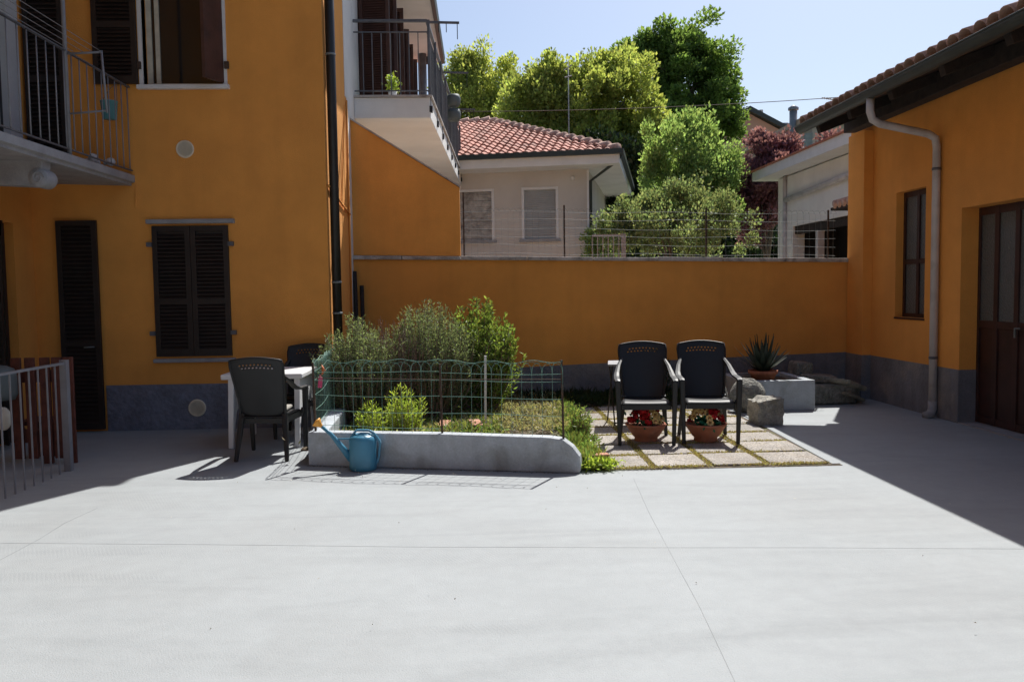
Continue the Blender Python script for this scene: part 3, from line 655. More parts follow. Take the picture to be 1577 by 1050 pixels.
# local frame: x to the left is negative, y depth
wn = [(-1.55, -.73, 2.80, 3.98), (-3.15, -2.28, 2.80, 3.98)]
m_ = MB()
for a, b, c, d in wall_cells(-8, 0, ZG, EZ+.02, wn): m_.box((a, 0, c), (b, .25, d))
m_.box((-.25, .2501, ZG), (0, 8, EZ+.02)).box((-8, 7.75, ZG), (-.2501, 8, EZ+.02)).box((-8, .2501, ZG), (-7.75, 7.7499, EZ+.02))
m_.build('wall', 'grey_render', NH, local=True)
def flipx(o): return o
for i, (a, b, c, d) in enumerate(wn):
    f = MB()
    for q in ((a-.03, a+.03, c, d+.04), (b-.03, b+.03, c, d+.04)): f.box((q[0], -.02, q[2]), (q[1], .1, q[3]))
    f.box((a+.031, -.02, d-.02), (b-.031, .1, d+.04))
    fo = f.build('window_frame', 'white_paint', NH, local=True)
    MB().box((a-.08, -.07, c-.07), (b+.08, .05, c-.002)).build('window_sill', 'stone_grey', NH, local=True)
    z = c+.005; k = 0
    st_ = .05 if i else .045; gp = MB()
    while z < d-.03:
        tl = random.uniform(-.008, .008) if i else 0
        gp.add([(a+.03, .04+tl, z), (b-.03, .04, z+tl), (b-.03, .06, z+st_*.97+tl), (a+.03, .06, z+st_*.97), (a+.03, .075, z), (b-.03, .075, z), (b-.03, .075, z+st_*.9), (a+.03, .075, z+st_*.9)], [(0,1,2,3),(3,2,6,7),(0,4,5,1)]); z += st_
    gp.build('blind_slats', 'shutter_worn' if i else 'shutter_pale', fo, local=True, kind='stuff', label='worn peeling roller blind' if i else None)
# eave box + roof
OV = .75
MB().box((-8.8, -OV, EZ+.02), (OV, 8+OV, EZ+.06)).build('soffit', 'white_wall', NH, local=True)
fb = MB().box((-8.8, -OV-.03, EZ+.02), (OV+.03, -OV-.001, EZ+.27)).box((OV+.001, -OV, EZ+.02), (OV+.03, 8+OV, EZ+.27))
fb.build('fascia', 'white_wall', NH, local=True)
MB().box((-8.85, -OV-.13, EZ+.22), (OV+.13, -OV-.031, EZ+.33)).box((OV+.031, -OV-.03, EZ+.22), (OV+.13, 8+OV, EZ+.33)).build('gutter', 'gutter', NH, local=True)
MB().tube([(OV+.05, -.55, EZ+.22), (OV-.05, -.5, EZ+.1), (.06, .06, EZ-.25), (.06, .06, 0)], .04, 8).build('downpipe', 'gutter', NH, local=True)
MB().box((-.02, -.035, ZG), (.03, -.001, EZ)).build('corner_pipe', 'white_paint', NH, local=True)
ms = MB().sphere((-.35, -.06, EZ-.18), .05, 10).build('lamp', 'white_paint', NH, local=True)
HR = 1.75; rx0 = OV-3.9; ry = 4.0
base = EZ+.28
Vv = [(-8.8, -OV, base), (OV, -OV, base), (OV, 8+OV, base), (-8.8, 8+OV, base), (rx0, ry, base+HR), (-5.0, ry, base+HR)]
rf = MB().add(Vv, [(0, 1, 4, 5), (1, 2, 4), (2, 3, 5, 4), (3, 0, 5)]).build('roof_deck', 'old_wood', NH, local=True)
# front slope: individual interlocking tiles, joined (5 px each)
def slope_tiles(name, p0, ux, up, width, length, inside, tw=.205, tl=.30):
    ux = Vector(ux).normalized(); up = Vector(up).normalized(); nn = ux.cross(up)
    if nn.z < 0: nn = -nn
    t_ = MB(); v0 = 0; r = 0
    while v0 < length:
        u0 = 0
        while u0 < width:
            if inside(u0+tw/2, v0+tl/2):
                jt = random.uniform(-.006, .006); vs = []
                for vv, hh in ((v0-.03, .055), (v0+tl, .02)):
                    for fx, h2 in ((0, .0), (.2, .028), (.42, .045), (.64, .03), (.8, .0), (1.0, -.004)):
                        vs.append(Vector(p0)+ux*(u0+fx*tw)+up*vv+nn*(hh+h2+jt))
                low = [v-nn*.03 for v in vs[:6]]
                t_.add(vs+low, [(k, k+1, k+7, k+6) for k in range(5)]+[(12+k, 13+k, k+1, k) for k in range(5)], False)
            u0 += tw
        v0 += tl; r += 1
    return t_.build(name, 'roof_tile', NH, local=True, kind='stuff', fixn=False)
W_ = OV+8.8; rise = math.hypot(ry+OV, HR)
def ins_front(u, v):
    x = -8.8+u; t = v/rise
    return t < 1 and x < OV+(rx0-OV)*t+.06 and x > -8.8+(3.8)*t-.05
slope_tiles('front_roof_tiles', (-8.8, -OV, base), (1, 0, 0), (0, ry+OV, HR), W_, rise, ins_front)
rise2 = math.hypot(OV-rx0, HR)
def ins_side(u, v):
    t = v/rise2; y_ = -OV+u; return t < 1 and y_ > -OV+(ry+OV)*t-.05 and y_ < 8+OV-(4+OV)*t+.05
slope_tiles('side_roof_tiles', (OV, -OV, base), (0, 1, 0), (rx0-OV, 0, HR), 8+2*OV, rise2, ins_side)
def ridge(p, q, n):
    p, q = Vector(p), Vector(q)
    for i in range(n):
        a = p.lerp(q, i/n); b = p.lerp(q, (i+1.12)/n); a = a+Vector((0, 0, .05)); b = b+Vector((0, 0, .02))
        MB().tube([a+Vector((0,0,.03)), b], .1, 8, radii=[.105, .085]).build('ridge_tile', 'old_tile', NH, local=True)
ridge((OV, -OV, base), (rx0, ry, base+HR), 17); ridge((rx0, ry, base+HR), (-5, ry, base+HR), 6)
an = thing('aerial_mast', 'thin grey aerial mast rising behind the tiled roof', 'aerial', (at(875, 205, Y=24).x, 24, 0))
pa = at(875, 95, Y=24)
MB().tube([(pa.x, 24, 3), (pa.x, 24, pa.z)], .03, 6, radii=[.018, .014]).build('mast', 'zinc_wire', an)
MB().tube([(pa.x-.12, 24, pa.z-.25), (pa.x+.1, 24, pa.z-.1)], .02, 5).tube([(pa.x-.1, 24, pa.z-.45), (pa.x+.1, 24, pa.z-.4)], .02, 5).build('crossbar', 'zinc_wire', an)
# grey railing beyond the wall
RG = thing('garden_railing', 'pale grey metal railing seen beyond the garden wall beside the bungalow', 'railing', (2.4, 15.5, 0))
pa, pb = at(912, 363, Y=15.5), at(960, 363, Y=15.5)
MB().box((pa.x, 15.48, pa.z-.02), (pb.x, 15.52, pa.z+.02)).build('top_rail', 'iron_white', RG)
MB().box((pb.x-.04, 15.46, 0), (pb.x+.04, 15.54, pa.z+.03)).build('post', 'iron_white', RG)
x = pa.x
while x < pb.x-.08: MB().bar((x, 15.5, 0), (x, 15.5, pa.z-.021), .018).build('bar', 'iron_white', RG); x += .1
# ------------------------------------------------------------------ WHITE ANNEX on the right beyond the wall
AX = 7.93; AZ = 4.55
AN = thing('white_annex', 'white flat eaved building with dark carport opening seen between the wall fence and the workshop', 'building', (AX, 15, 0))
am = MB()
for a, b, c, d in wall_cells(11.9, 21.8, ZG, AZ-.15, [(13, 20.75, ZG, 3.1)]): am.box((AX, a, c), (AX+.3, b, d))
am.box((AX+.301, 21.5, ZG), (AX+6, 21.8, AZ-.15)).build('wall', 'white_wall', AN)
MB().box((AX-.48, 11, AZ-.12), (AX+6, 22.3, AZ-.07)).build('soffit', 'white_wall', AN)
MB().box((AX-.52, 11, AZ-.12), (AX-.481, 22.34, AZ+.12)).box((AX-.48, 22.3, AZ-.12), (AX+6, 22.34, AZ+.12)).build('fascia', 'white_paint', AN)
MB().box((AX-.56, 11, AZ+.122), (AX+6, 22.38, AZ+.16)).build('roof_edge', 'terracotta', AN)
MB().box((AX+.05, 12.9, 2.9), (AX+.2, 20.75, 3.099)).build('carport_beam', 'old_wood', AN)
MB().box((AX+1.2, 12, ZG), (AX+1.3, 21.4, 4)).box((AX+.301, 12, 3.102), (AX+1.2, 21.4, 3.2)).box((AX+.301, 20.8, ZG), (AX+1.2, 20.9, 3.1)).build('carport_dark_boxes', 'dark_interior', AN)  # near-black boxes, the carport's deep shade put into their colour
MB().tube([(AX-.04, 21.2, AZ-.14), (AX-.04, 21.2, 0)], .06, 8).build('downpipe', 'pvc', AN)
MB().tube([(AX-.06, 21.1, AZ-.75), (AX-.06, 15.5, AZ-.55)], .07, 8).build('sloping_pipe', 'pvc', AN)
MB().tube([(AX-.15, 15.9, AZ-.12), (AX-.15, 15.9, AZ-.5), (AX-.1, 15.3, AZ-.56), (AX-.1, 14.4, AZ-.52)], .1, 10).build('flue_pipe', 'old_wood', AN)
MB().box((AX+.01, 19.2, ZG), (AX+.16, 19.35, 2.89)).build('carport_post', 'pvc', AN)
LT = MB().box((7.2, 14.6, 3.12), (AX-.001, 16.8, 3.18)).build('porch_roof', 'old_wood', AN)
for i in range(9):
    c = MB().tube([(7.18, 14.9+i*.21, 3.22), (AX-.01, 14.9+i*.21, 3.42)], .09, 8).build('porch_tile', 'old_tile', AN)
# ------------------------------------------------------------------ far buildings
SB = thing('salmon_building', 'salmon gabled building far behind the purple plum tree', 'building', (25, 62, 0))
pk = at(1152, 174, Y=60); rt = at(1250, 226, Y=60); lf = at(1060, 226, Y=60)
MB().prism([(lf.x, 0), (rt.x, 0), (rt.x, rt.z), (pk.x, pk.z), (lf.x, lf.z)], 60, 72).build('wall', 'salmon', SB)
MB().prism([(pk.x, pk.z+.02), (rt.x+.8, rt.z-.3), (rt.x+.8, rt.z), (pk.x, pk.z+.4), (lf.x-.8, lf.z), (lf.x-.8, lf.z-.3)], 59.5, 72.5).build('roof', 'gutter', SB)
q = at(1172, 180, Y=63); MB().tube([(q.x, 63, q.z-1), (q.x, 63, q.z+.5)], .16, 8).build('chimney', 'iron_grey', SB)
for px in (1201, 1221):
    q = at(px, 207, Y=62); MB().box((q.x-.35, 61.6, q.z-2), (q.x+.35, 62.4, q.z+.6)).box((q.x-.45, 61.5, q.z+.601), (q.x+.45, 62.5, q.z+.75)).build('chimney', 'stone_grey', SB)
PB = thing('pink_building', 'pale pink building rising behind the white annex eave beside the workshop roof', 'building', (20, 48, 0))
q0, q1 = at(1251, 205, Y=46), at(1330, 186, Y=46)
MB().box((q0.x, 46, 0), (q1.x+6, 56, at(1251, 200, Y=46).z+.4)).build('wall', 'pinkish', PB)
MB().box((q0.x-.35, 45.95, 0), (q0.x-.001, 46.3, q0.z)).build('corner_pipe', 'stone_grey', PB)
MB().box((q0.x-.6, 45.5, at(1251, 200, Y=46).z+.401), (q1.x+6, 56.5, at(1251, 200, Y=46).z+.7)).build('roof', 'old_tile', PB)
q = at(1243, 180, Y=45); ch = MB().tube([(q.x, 47, q.z-2), (q.x, 47, at(1243, 171, Y=47).z)], .22, 10).build('flue', 'iron_white', PB)
MB().lathe([(.3, 0), (.3, .12), (.1, .25)], 10, (q.x, 47, at(1243, 171, Y=47).z+.05)).build('flue_cap', 'iron_white', PB)
q = at(1284, 152, Y=48)
aa = MB().tube([(q.x, 48, q.z-3.5), (q.x, 48, q.z)], .05, 5).tube([(q.x-.7, 48, q.z+.05), (q.x+.15, 48, q.z-.1)], .035, 5)
for k in range(6): aa.tube([(q.x-.6+k*.13, 47.8, q.z+.03-k*.015), (q.x-.6+k*.13, 48.2, q.z+.03-k*.015)], .02, 4)
aa.build('aerial', 'zinc_wire', PB)
cb_ = MB(); A, B = at(640, 172, Y=26), at(1420, 140, Y=24)
pts = [A.lerp(B, t)+Vector((0, 0, -.35*4*t*(1-t)*.5)) for t in np.linspace(0, 1, 24)]
tag(cb_.tube(pts, .011, 5).build('overhead_cable', 'rust'), 'thin overhead cable crossing the sky in front of the trees', 'cable')
# ------------------------------------------------------------------ TREES
def limb_mesh(base, top, r, crown_c, crown_r, n=9, seed=0):
    R_ = random.Random(seed); mb = MB(); base = Vector(base); top = Vector(top)
    mid = base.lerp(top, .5)+Vector((R_.uniform(-.1, .1), R_.uniform(-.1, .1), 0))
    mb.tube([base, mid, top], r, 8, radii=[r, r*.8, r*.45])
    for i in range(n):
        s0 = base.lerp(top, R_.uniform(.35, .98)); d = Vector((R_.gauss(0, 1), R_.gauss(0, 1), R_.gauss(.3, .6))).normalized()
        e = Vector(crown_c)+Vector((d.x*crown_r[0], d.y*crown_r[1], d.z*crown_r[2]))*.75
        m1 = s0.lerp(e, .5)+Vector((0, 0, .12*(e-s0).length))
        mb.tube([s0, m1, e], r*.3, 6, radii=[r*.32, r*.2, r*.06])
    return mb
def crown(name, m, c, rr, n_clump, n_leaf, leaf, clump_r, parent, seed=1, squash=1, down=0, shell=.45, flat=0, lump=.25, up=.5, tall=.75):
    """crown built from clumps of leaves on and inside an uneven lumpy volume"""
    R = np.random.RandomState(seed); c = np.array(c); rr = np.array(rr)
    d = R.normal(size=(n_clump, 3)); d /= np.linalg.norm(d, axis=1, keepdims=True)
    lumps = R.normal(size=(9, 3)); lumps /= np.linalg.norm(lumps, axis=1, keepdims=True)
    lm = 1-lump+lump*1.6*np.clip((d@lumps.T).max(1)-.55, 0, .45)/.45
    rad_ = (shell+(1-shell)*R.rand(n_clump)**.6)*np.where(R.rand(n_clump) < .16, 1.14, 1.0)
    cc = d*(rad_*lm)[:, None]*rr+c
    cr = clump_r*(.6+.8*R.rand(n_clump))
    k = R.randint(0, n_clump, n_leaf)
    o = R.normal(size=(n_leaf, 3)); o /= np.linalg.norm(o, axis=1, keepdims=True); o *= (R.rand(n_leaf)**.45)[:, None]; 
    o[:, 2] = o[:, 2]*tall
    P = cc[k]+o*cr[k][:, None]
    D = o*.7+R.normal(size=(n_leaf, 3))*.55+np.array([0, 0, up])+d[k]*.3
    D[:, 2] -= down
    ln = leaf*(.6+.8*R.rand(n_leaf))
    st = np.random.get_state(); np.random.set_state(R.get_state())
    ob = leaves(name, m, P, D, ln, ln*.62, parent); np.random.set_state(st)
    return ob
def tree(label, base, cpx, Y, rpx, m, n_clump, n_leaf, leaf, clump, seed, depth=None, cat='tree', name='tree', trunk_r=.18, group=None, extra=(), **kw):
    """cpx: crown centre pixel; rpx: crown radii in photo pixels at distance Y"""
    c = at(cpx[0], cpx[1], Y=Y); rx = rpx[0]*Y/F_PX; rz = rpx[1]*Y/F_PX; ry_ = depth or rx*.8
    t = thing(name, label, cat, (c.x, Y, ZG), 0, group)
    limb_mesh((c.x, Y, ZG), (c.x, Y, c.z+rz*.4), trunk_r, c, (rx, ry_, rz), seed=seed, n=14).build('trunk', 'bark', t)
    crown('crown', m, c, (rx, ry_, rz), n_clump, n_leaf, leaf, clump, t, seed=seed, **kw)
    for i, (px, py, a, b, nc, nl) in enumerate(extra):
        c2 = at(px, py, Y=Y); bo = crown('bough', m, c2, (a*Y/F_PX, a*Y/F_PX*.8, b*Y/F_PX), nc, nl, leaf, clump, t, seed=seed*10+i, **kw)
        bo['kind'] = 'stuff'
    return t
tree('tall dark green plane tree rising highest into the sky behind the paler trees', None, (1040, 150), 40, (82, 105), 'leaf_plane', 84, 23000, .18, .62, 3, trunk_r=.3, shell=.35, lump=.5, down=.2,
     extra=[(1005, 75, 38, 30, 15, 4600), (1036, 70, 24, 34, 13, 3800), (1062, 72, 18, 26, 8, 2000), (1085, 100, 30, 44, 15, 5000), (980, 95, 26, 34, 14, 4200), (1112, 180, 26, 26, 11, 3300), (1060, 215, 56, 44, 20, 6000), (1126, 200, 16, 18, 7, 1500), (960, 92, 10, 20, 5, 900), (1118, 150, 22, 36, 12, 3200), (1090, 195, 34, 34, 14, 3600), (1098, 85, 12, 16, 5, 900)])
tree('broad yellow green tree with rounded crown directly behind the tiled roof', None, (905, 205), 30, (115, 95), 'leaf_light', 150, 38000, .125, .4, 5, trunk_r=.25, shell=.5, lump=.4, up=.9, tall=1.1,
     extra=[(860, 150, 60, 50, 44, 11000), (960, 170, 55, 60, 44, 11000), (990, 220, 45, 60, 34, 9000), (800, 165, 45, 40, 30, 7000), (850, 108, 14, 18, 8, 1300), (905, 112, 16, 20, 9, 1500), (950, 118, 14, 18, 8, 1300)])
tree('loose pale green tree with upright wispy tops behind the long balcony', None, (745, 165), 33, (60, 55), 'leaf_yellow', 80, 15000, .12, .34, 8, trunk_r=.16, shell=.3, lump=.5, up=1, tall=1.3,
     extra=[(712, 105, 14, 28, 14, 2000), (745, 100, 9, 26, 9, 1000), (780, 115, 16, 24, 10, 1500), (700, 150, 24, 40, 16, 3200), (728, 130, 28, 24, 16, 2600), (830, 150, 30, 40, 20, 4000)])
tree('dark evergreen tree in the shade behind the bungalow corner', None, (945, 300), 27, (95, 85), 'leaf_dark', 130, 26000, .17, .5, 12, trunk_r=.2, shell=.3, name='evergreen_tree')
tree('mid green young tree with feathery leaves left of the purple plum tree', None, (1062, 262), 22.5, (62, 56), 'leaf_young', 75, 12500, .09, .24, 14, trunk_r=.1, shell=.3, lump=.6, up=1.2, tall=1.7,
     extra=[(1015, 245, 26, 30, 13, 2300), (1100, 238, 24, 34, 13, 2300), (1060, 205, 16, 22, 8, 1300), (1065, 330, 60, 40, 34, 6000), (1122, 270, 20, 30, 11, 1800), (1032, 208, 8, 18, 5, 600), (1086, 198, 8, 18, 5, 600), (1128, 240, 8, 14, 4, 450)])
tree('purple leaved plum tree in front of the salmon building', None, (1182, 272), 23.4, (52, 44), 'leaf_purple', 90, 14000, .11, .27, 17, trunk_r=.12, shell=.2, lump=.4, up=.8, name='plum_tree',
     extra=[(1172, 228, 20, 26, 12, 2200), (1206, 226, 22, 16, 12, 2000), (1168, 320, 45, 60, 44, 9000), (1222, 246, 18, 12, 9, 1200), (1278, 211, 8, 5, 4, 260), (1146, 285, 22, 30, 14, 2400)])
tree('mixed green and bronze shrub rising behind the wire fence on the garden wall', None, (1035, 352), 17, (98, 48), 'leaf_mixed', 130, 17000, .062, .19, 21, trunk_r=.06, shell=.35, lump=.7, up=.9, tall=1.2, cat='shrub', name='garden_shrub',
     extra=[(960, 358, 34, 26, 24, 3600), (1000, 318, 22, 24, 14, 2300), (1100, 330, 40, 30, 30, 4500), (1045, 300, 16, 22, 10, 1400), (1080, 312, 12, 26, 8, 1100), (965, 332, 12, 22, 8, 1000)])
tree('small pale leafed shrub beside the corner of the bungalow', None, (935, 372), 19, (26, 26), 'leaf_young', 34, 5000, .07, .22, 25, trunk_r=.04, cat='shrub', name='small_shrub')
# far green mass along the horizon between trees
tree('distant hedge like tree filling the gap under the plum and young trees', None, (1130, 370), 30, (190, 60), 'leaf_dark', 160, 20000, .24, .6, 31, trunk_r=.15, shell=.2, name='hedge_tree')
# ------------------------------------------------------------------ GARDEN
PLn = thing('raised_bed_wall', 'low grey cement wall with rounded right end edging the garden bed', 'low wall', (-.3, 7.3, 0))
A = at(475, 717, Z=0); B = at(893, 729, Z=0)
ZP = .315
def pl_front():
    d = (B-A); d.z = 0; L_ = d.length; u = d.normalized(); n_ = Vector((-u.y, u.x, 0))
    mb = MB(); prof = [(0, 0), (L_, 0), (L_+.01, .06), (L_, .15), (L_-.06, .23), (L_-.15, .295), (L_-.28, ZP-.005), (L_*.5, ZP+.006), (0, ZP)]
    vs = []
    for off in (0, .13):
        for s_, z in prof: p = A+u*s_+n_*off; vs.append((p.x, p.y, z))
    k = len(prof)
    mb.add(vs, [tuple(range(k)), tuple(reversed(range(k, 2*k)))]+[(i, i+k, (i+1)%k+k, (i+1)%k) for i in range(k)])
    return mb.build('front_wall', 'planter', PLn, bevel=.012), u, n_
_, PU, PN = pl_front()
MB().prism([(A.x+.01, A.y+.135), (A.x+.16, A.y+.135), (-1.55, 9.95), (-1.76, 9.95)], -.02, ZP-.01, 'Z').build('side_wall', 'planter', PLn, bevel=.012)
# soil
sx0, sx1 = -1.7, 1.02
so_ = MB(); nx, ny = 26, 34; vs = []
for j in range(ny+1):
    for i in range(nx+1):
        x = sx0+(sx1-sx0)*i/nx; y_ = 7.3+(11.85-7.3)*j/ny
        x2 = x+ (.1*(y_-7.3)/4.5 if i == nx else 0)
        z = .07+.03*math.sin(x*3.1+y_)+.02*math.sin(y_*5+x*7)+random.uniform(-.008, .008)-(.05 if i == nx else 0)
        if y_ < 8: z += .03
        vs.append((x2, y_, z))
fs = [(j*(nx+1)+i, j*(nx+1)+i+1, (j+1)*(nx+1)+i+1, (j+1)*(nx+1)+i) for j in range(ny) for i in range(nx)]
# clip in front of the slanted wall
vs = [(x, max(y_, A.y+(B.y-A.y)*(x-A.x)/(B.x-A.x)+.06), z) for x, y_, z in vs]
soil = struct(so_.add(vs, fs, True).build('soil', 'earth'))
s2 = MB().box((1.02, 11.0, -.01), (3.2, 11.84, .03)).build('back_soil', 'earth'); struct(s2)
# ------------------------------------------------------------------ PAVED PATCH
pv = MB(); fl = at(905, 728, Z=0); fr_ = at(1283, 718, Z=0)
x0p, x1p, y0p, y1p = 1.02, 3.12, 7.2, 11.05
pv.box((x0p-.06, y0p-.04, -.0), (x1p+.08, y1p, .004))
pav = struct(pv.build('paving', 'earth'))
cols_ = [(1.03, 1.49), (1.54, 2.01), (2.06, 2.52), (2.58, 3.10)]
k = 0
for j in range(7):
    for i, (a, b) in enumerate(cols_):
        ya = y0p+.01+j*.545+random.uniform(-.006, .006); yb = ya+.50; sk = (j*.012)
        mb = MB(); h = .02+random.uniform(-.004, .004); e = .0 if i < 3 else -.0
        # slightly irregular quad slab
        q = [(a+random.uniform(0, .01), ya), (b-random.uniform(0, .01), ya+random.uniform(-.006, .006)), (b-random.uniform(0, .01), yb), (a+random.uniform(0, .01), yb)]
        if i == 3: q[1] = (b+.04*j/6, q[1][1]); q[2] = (b+.04*(j+1)/6, q[2][1])
        mb.prism([(x, y_+.02*(x-2)) for x, y_ in q], .002, h, 'Z').build('paving_slab', 'gravel_slab', pav, bevel=.006)
EDG = MB().prism([(3.12, 7.2), (3.2, 7.2), (3.36, 11.0), (3.28, 11.0)], 0, .012, 'Z').build('edging', 'yard', pav, bevel=.006)
P = []
for xx in (1.515, 2.035, 2.55):
    for _ in range(1500): y_ = random.uniform(7.22, 11); t = math.sin(y_*4+xx*9)*.5+.5; P.append((random.gauss(xx, .015+.014*t), y_, .012))
for j in range(8):
    for _ in range(1700):
        x = random.uniform(1.03, 3.1)
        if math.sin(x*5+j*2.3)+random.gauss(0, .5) > -.35: P.append((x, y0p-.012+j*.545+random.gauss(0, .022)+.02*(x-2), .014))
P = np.array(P); D = np.random.normal(size=P.shape)*[.7, .7, .3]+[0, 0, .8]
jm = leaves('joint_moss', 'moss', P, D, np.random.uniform(.012, .032, len(P)), .008, kind='stuff'); jm.parent = pav
# ------------------------------------------------------------------ plants
def weed_patch(name, m, n, xy, z, ln, wd, kind='stuff', spread=.8, up=.7, parent=None, clump=None):
    P = np.array([(*xy(), 0) for _ in range(n)]); P[:, 2] = z
    if clump: k = np.random.randint(0, len(P)//clump+1, len(P)); base = P[k]; P = base+np.random.normal(size=P.shape)*[.03, .03, .012]
    P[:, 2] = np.abs(P[:, 2]-z)+z+np.random.rand(n)*.05
    D = np.random.normal(size=P.shape)*spread+[0, 0, up]
    return leaves(name, m, P, D, np.random.uniform(ln*.5, ln*1.3, n), wd, parent, kind=kind)
U = random.uniform
weed_patch('ground_cover', 'leaf_cover', 15000, lambda: (U(-.75, 1.0), U(8.7, 11.6)), .08, .05, .02, clump=8)
weed_patch('creeping_weeds', 'leaf_weed', 6000, lambda: (U(-1.5, .2), U(8.3, 10.9)), .09, .06, .022, clump=10)
weed_patch('dark_weeds', 'leaf_dark', 7000, lambda: (U(-.3, 3.1), U(10.9, 11.75)), .04, .12, .02, clump=12, up=1.0)
def edge_pt():
    t = random.random()**1.2; y_ = 7.25+t*3.9; return (.93+.03*(y_-7.2)+random.gauss(0, .05), y_)
weed_patch('edge_weeds', 'leaf_weed', 6500, edge_pt, .03, .09, .02, clump=14, up=1.0)
weed_patch('corner_weeds', 'leaf_lime', 700, lambda: (random.gauss(1.02, .09), 7.16+abs(random.gauss(0, .06))), .01, .07, .02, clump=8)
# tufts that stand on their own
def tuft(label, cat, x, y, z, n, h, r, m, name, wd=.012, lean=.5, ll=None):
    t = thing(name, label, cat, (x, y, z)); P = np.random.normal(size=(n, 3))*[r*.35, r*.35, 0]+[x, y, z]
    D = np.random.normal(size=(n, 3))*[lean, lean, .1]+[0, 0, 1]
    leaves('foliage', m, P, D, np.random.uniform(h*.5, h*1.1, n), wd, t); return t
def shoots(label, cat, name, cx, cy, z0, n, rx, ry, h, m, leafl, leafw, step, spread=.35, seed=0, stem_m='twig', stem_r=.004, start=.25, top_bias=0, updir=.9, thin=1):
    """bush made of rising stems with leaves all along them"""
    R = random.Random(seed); t = thing(name, label, cat, (cx, cy, z0)); st = MB(); P = []; D = []
    for i in range(n):
        a = R.uniform(0, 2*math.pi); rr = math.sqrt(R.random()); bx, by = cx+math.cos(a)*rr*rx*.35, cy+math.sin(a)*rr*ry*.35
        tx, ty = cx+math.cos(a)*rr*rx*R.uniform(.8, 1.1), cy+math.sin(a)*rr*ry*R.uniform(.8, 1.1)
        hh = h*(1-.35*rr**2)*R.uniform(.6, 1.08); p0 = Vector((bx, by, z0)); p2 = Vector((tx, ty, z0+hh)); p1 = p0.lerp(p2, .5)+Vector(((tx-bx)*.25, (ty-by)*.25, -.05*h))
        pts = []
        for k in range(7):
            s_ = k/6; pts.append(p0*(1-s_)**2+p1*2*s_*(1-s_)+p2*s_*s_)
        if i % thin == 0: st.tube(pts, stem_r, 3, caps=False, radii=[stem_r*1.5*(1-.7*k/6) for k in range(7)])
        L_ = (p2-p0).length; m_ = int(L_*(1-start)/step)
        for q in range(m_):
            s_ = start+(1-start)*(q+R.random())/m_; pos = p0*(1-s_)**2+p1*2*s_*(1-s_)+p2*s_*s_; tg = ((p1-p0)*(1-s_)+(p2-p1)*s_).normalized()
            v = Vector((R.gauss(0, 1), R.gauss(0, 1), R.gauss(0, 1))).normalized(); d = (v*.9+tg*updir)
            P.append(pos+v*R.uniform(0, .012)); D.append(d)
    if stem_r: st.build('stems', stem_m, t, kind='stuff')
    P = np.array(P); leaves('foliage', m, P, np.array(D), np.random.uniform(leafl*.6, leafl*1.2, len(P)), leafw, t); return t
shoots('green rosemary bush with upright needle shoots against the drain pipe, leftmost in the bed', 'bush', 'rosemary_bush', -1.38, 9.45, .08, 520, .52, .42, 1.2, 'leaf_rosemary', .042, .0105, .0085, seed=1, start=.2)
shoots('larger grey green rosemary bush in the middle of the bed beside the laurel', 'bush', 'rosemary_bush', -.62, 9.75, .08, 640, .6, .45, 1.34, 'leaf_rosemary', .042, .0105, .0095, seed=2, start=.2)
shoots('dry leafless reddish twigs standing up between the two rosemary bushes', 'twigs', 'dry_twigs', -1.0, 9.5, .4, 170, .45, .25, .9, 'twig', .02, .005, .02, seed=3, stem_r=.0032, start=.4)
shoots('glossy yellow green laurel bush with pointed shoots, right end of the bushes', 'bush', 'laurel_bush', -.02, 10.15, .08, 230, .52, .42, 1.36, 'leaf_laurel', .062, .027, .012, seed=4, start=.15, stem_r=.005)
shoots('feathery lime green plant in full sun in front of the rosemary bushes', 'plant', 'lime_plant', -.80, 8.55, .08, 60, .22, .2, .52, 'leaf_lime', .06, .012, .012, seed=5, start=.1)
shoots('small lime green plant low beside the left cement edging of the bed', 'plant', 'lime_plant', -1.18, 8.75, .08, 40, .2, .18, .36, 'leaf_lime', .055, .014, .014, seed=6, start=.1)
shoots('bright bushy weed at the right end of the mesh fence beside the paving', 'plant', 'tall_weed', 1.04, 8.6, .03, 50, .14, .2, .36, 'leaf_weed', .06, .015, .014, seed=7, start=.1)
shoots('thin dark upright plant behind the two garden chairs', 'plant', 'dark_plant', 2.42, 11.35, .03, 70, .22, .15, .78, 'leaf_dark', .07, .02, .016, seed=8, start=.1)
# pale ground plants just behind the low wall
for i, (x, y_, lab) in enumerate(((-1.22, 8.0, 'pale silvery weed behind the watering can handle'), (-.55, 8.0, 'pale silvery weed behind the low wall left of the lime plant base'))):
    t = thing('silver_weed', lab, 'plant', (x, y_, .08)); P = np.random.normal(size=(420, 3))*[.16, .1, .03]+[x, y_, .16]
    leaves('foliage', 'leaf_cover', P, np.random.normal(size=(420, 3))*.8+[0, 0, .5], .05, .022, t)
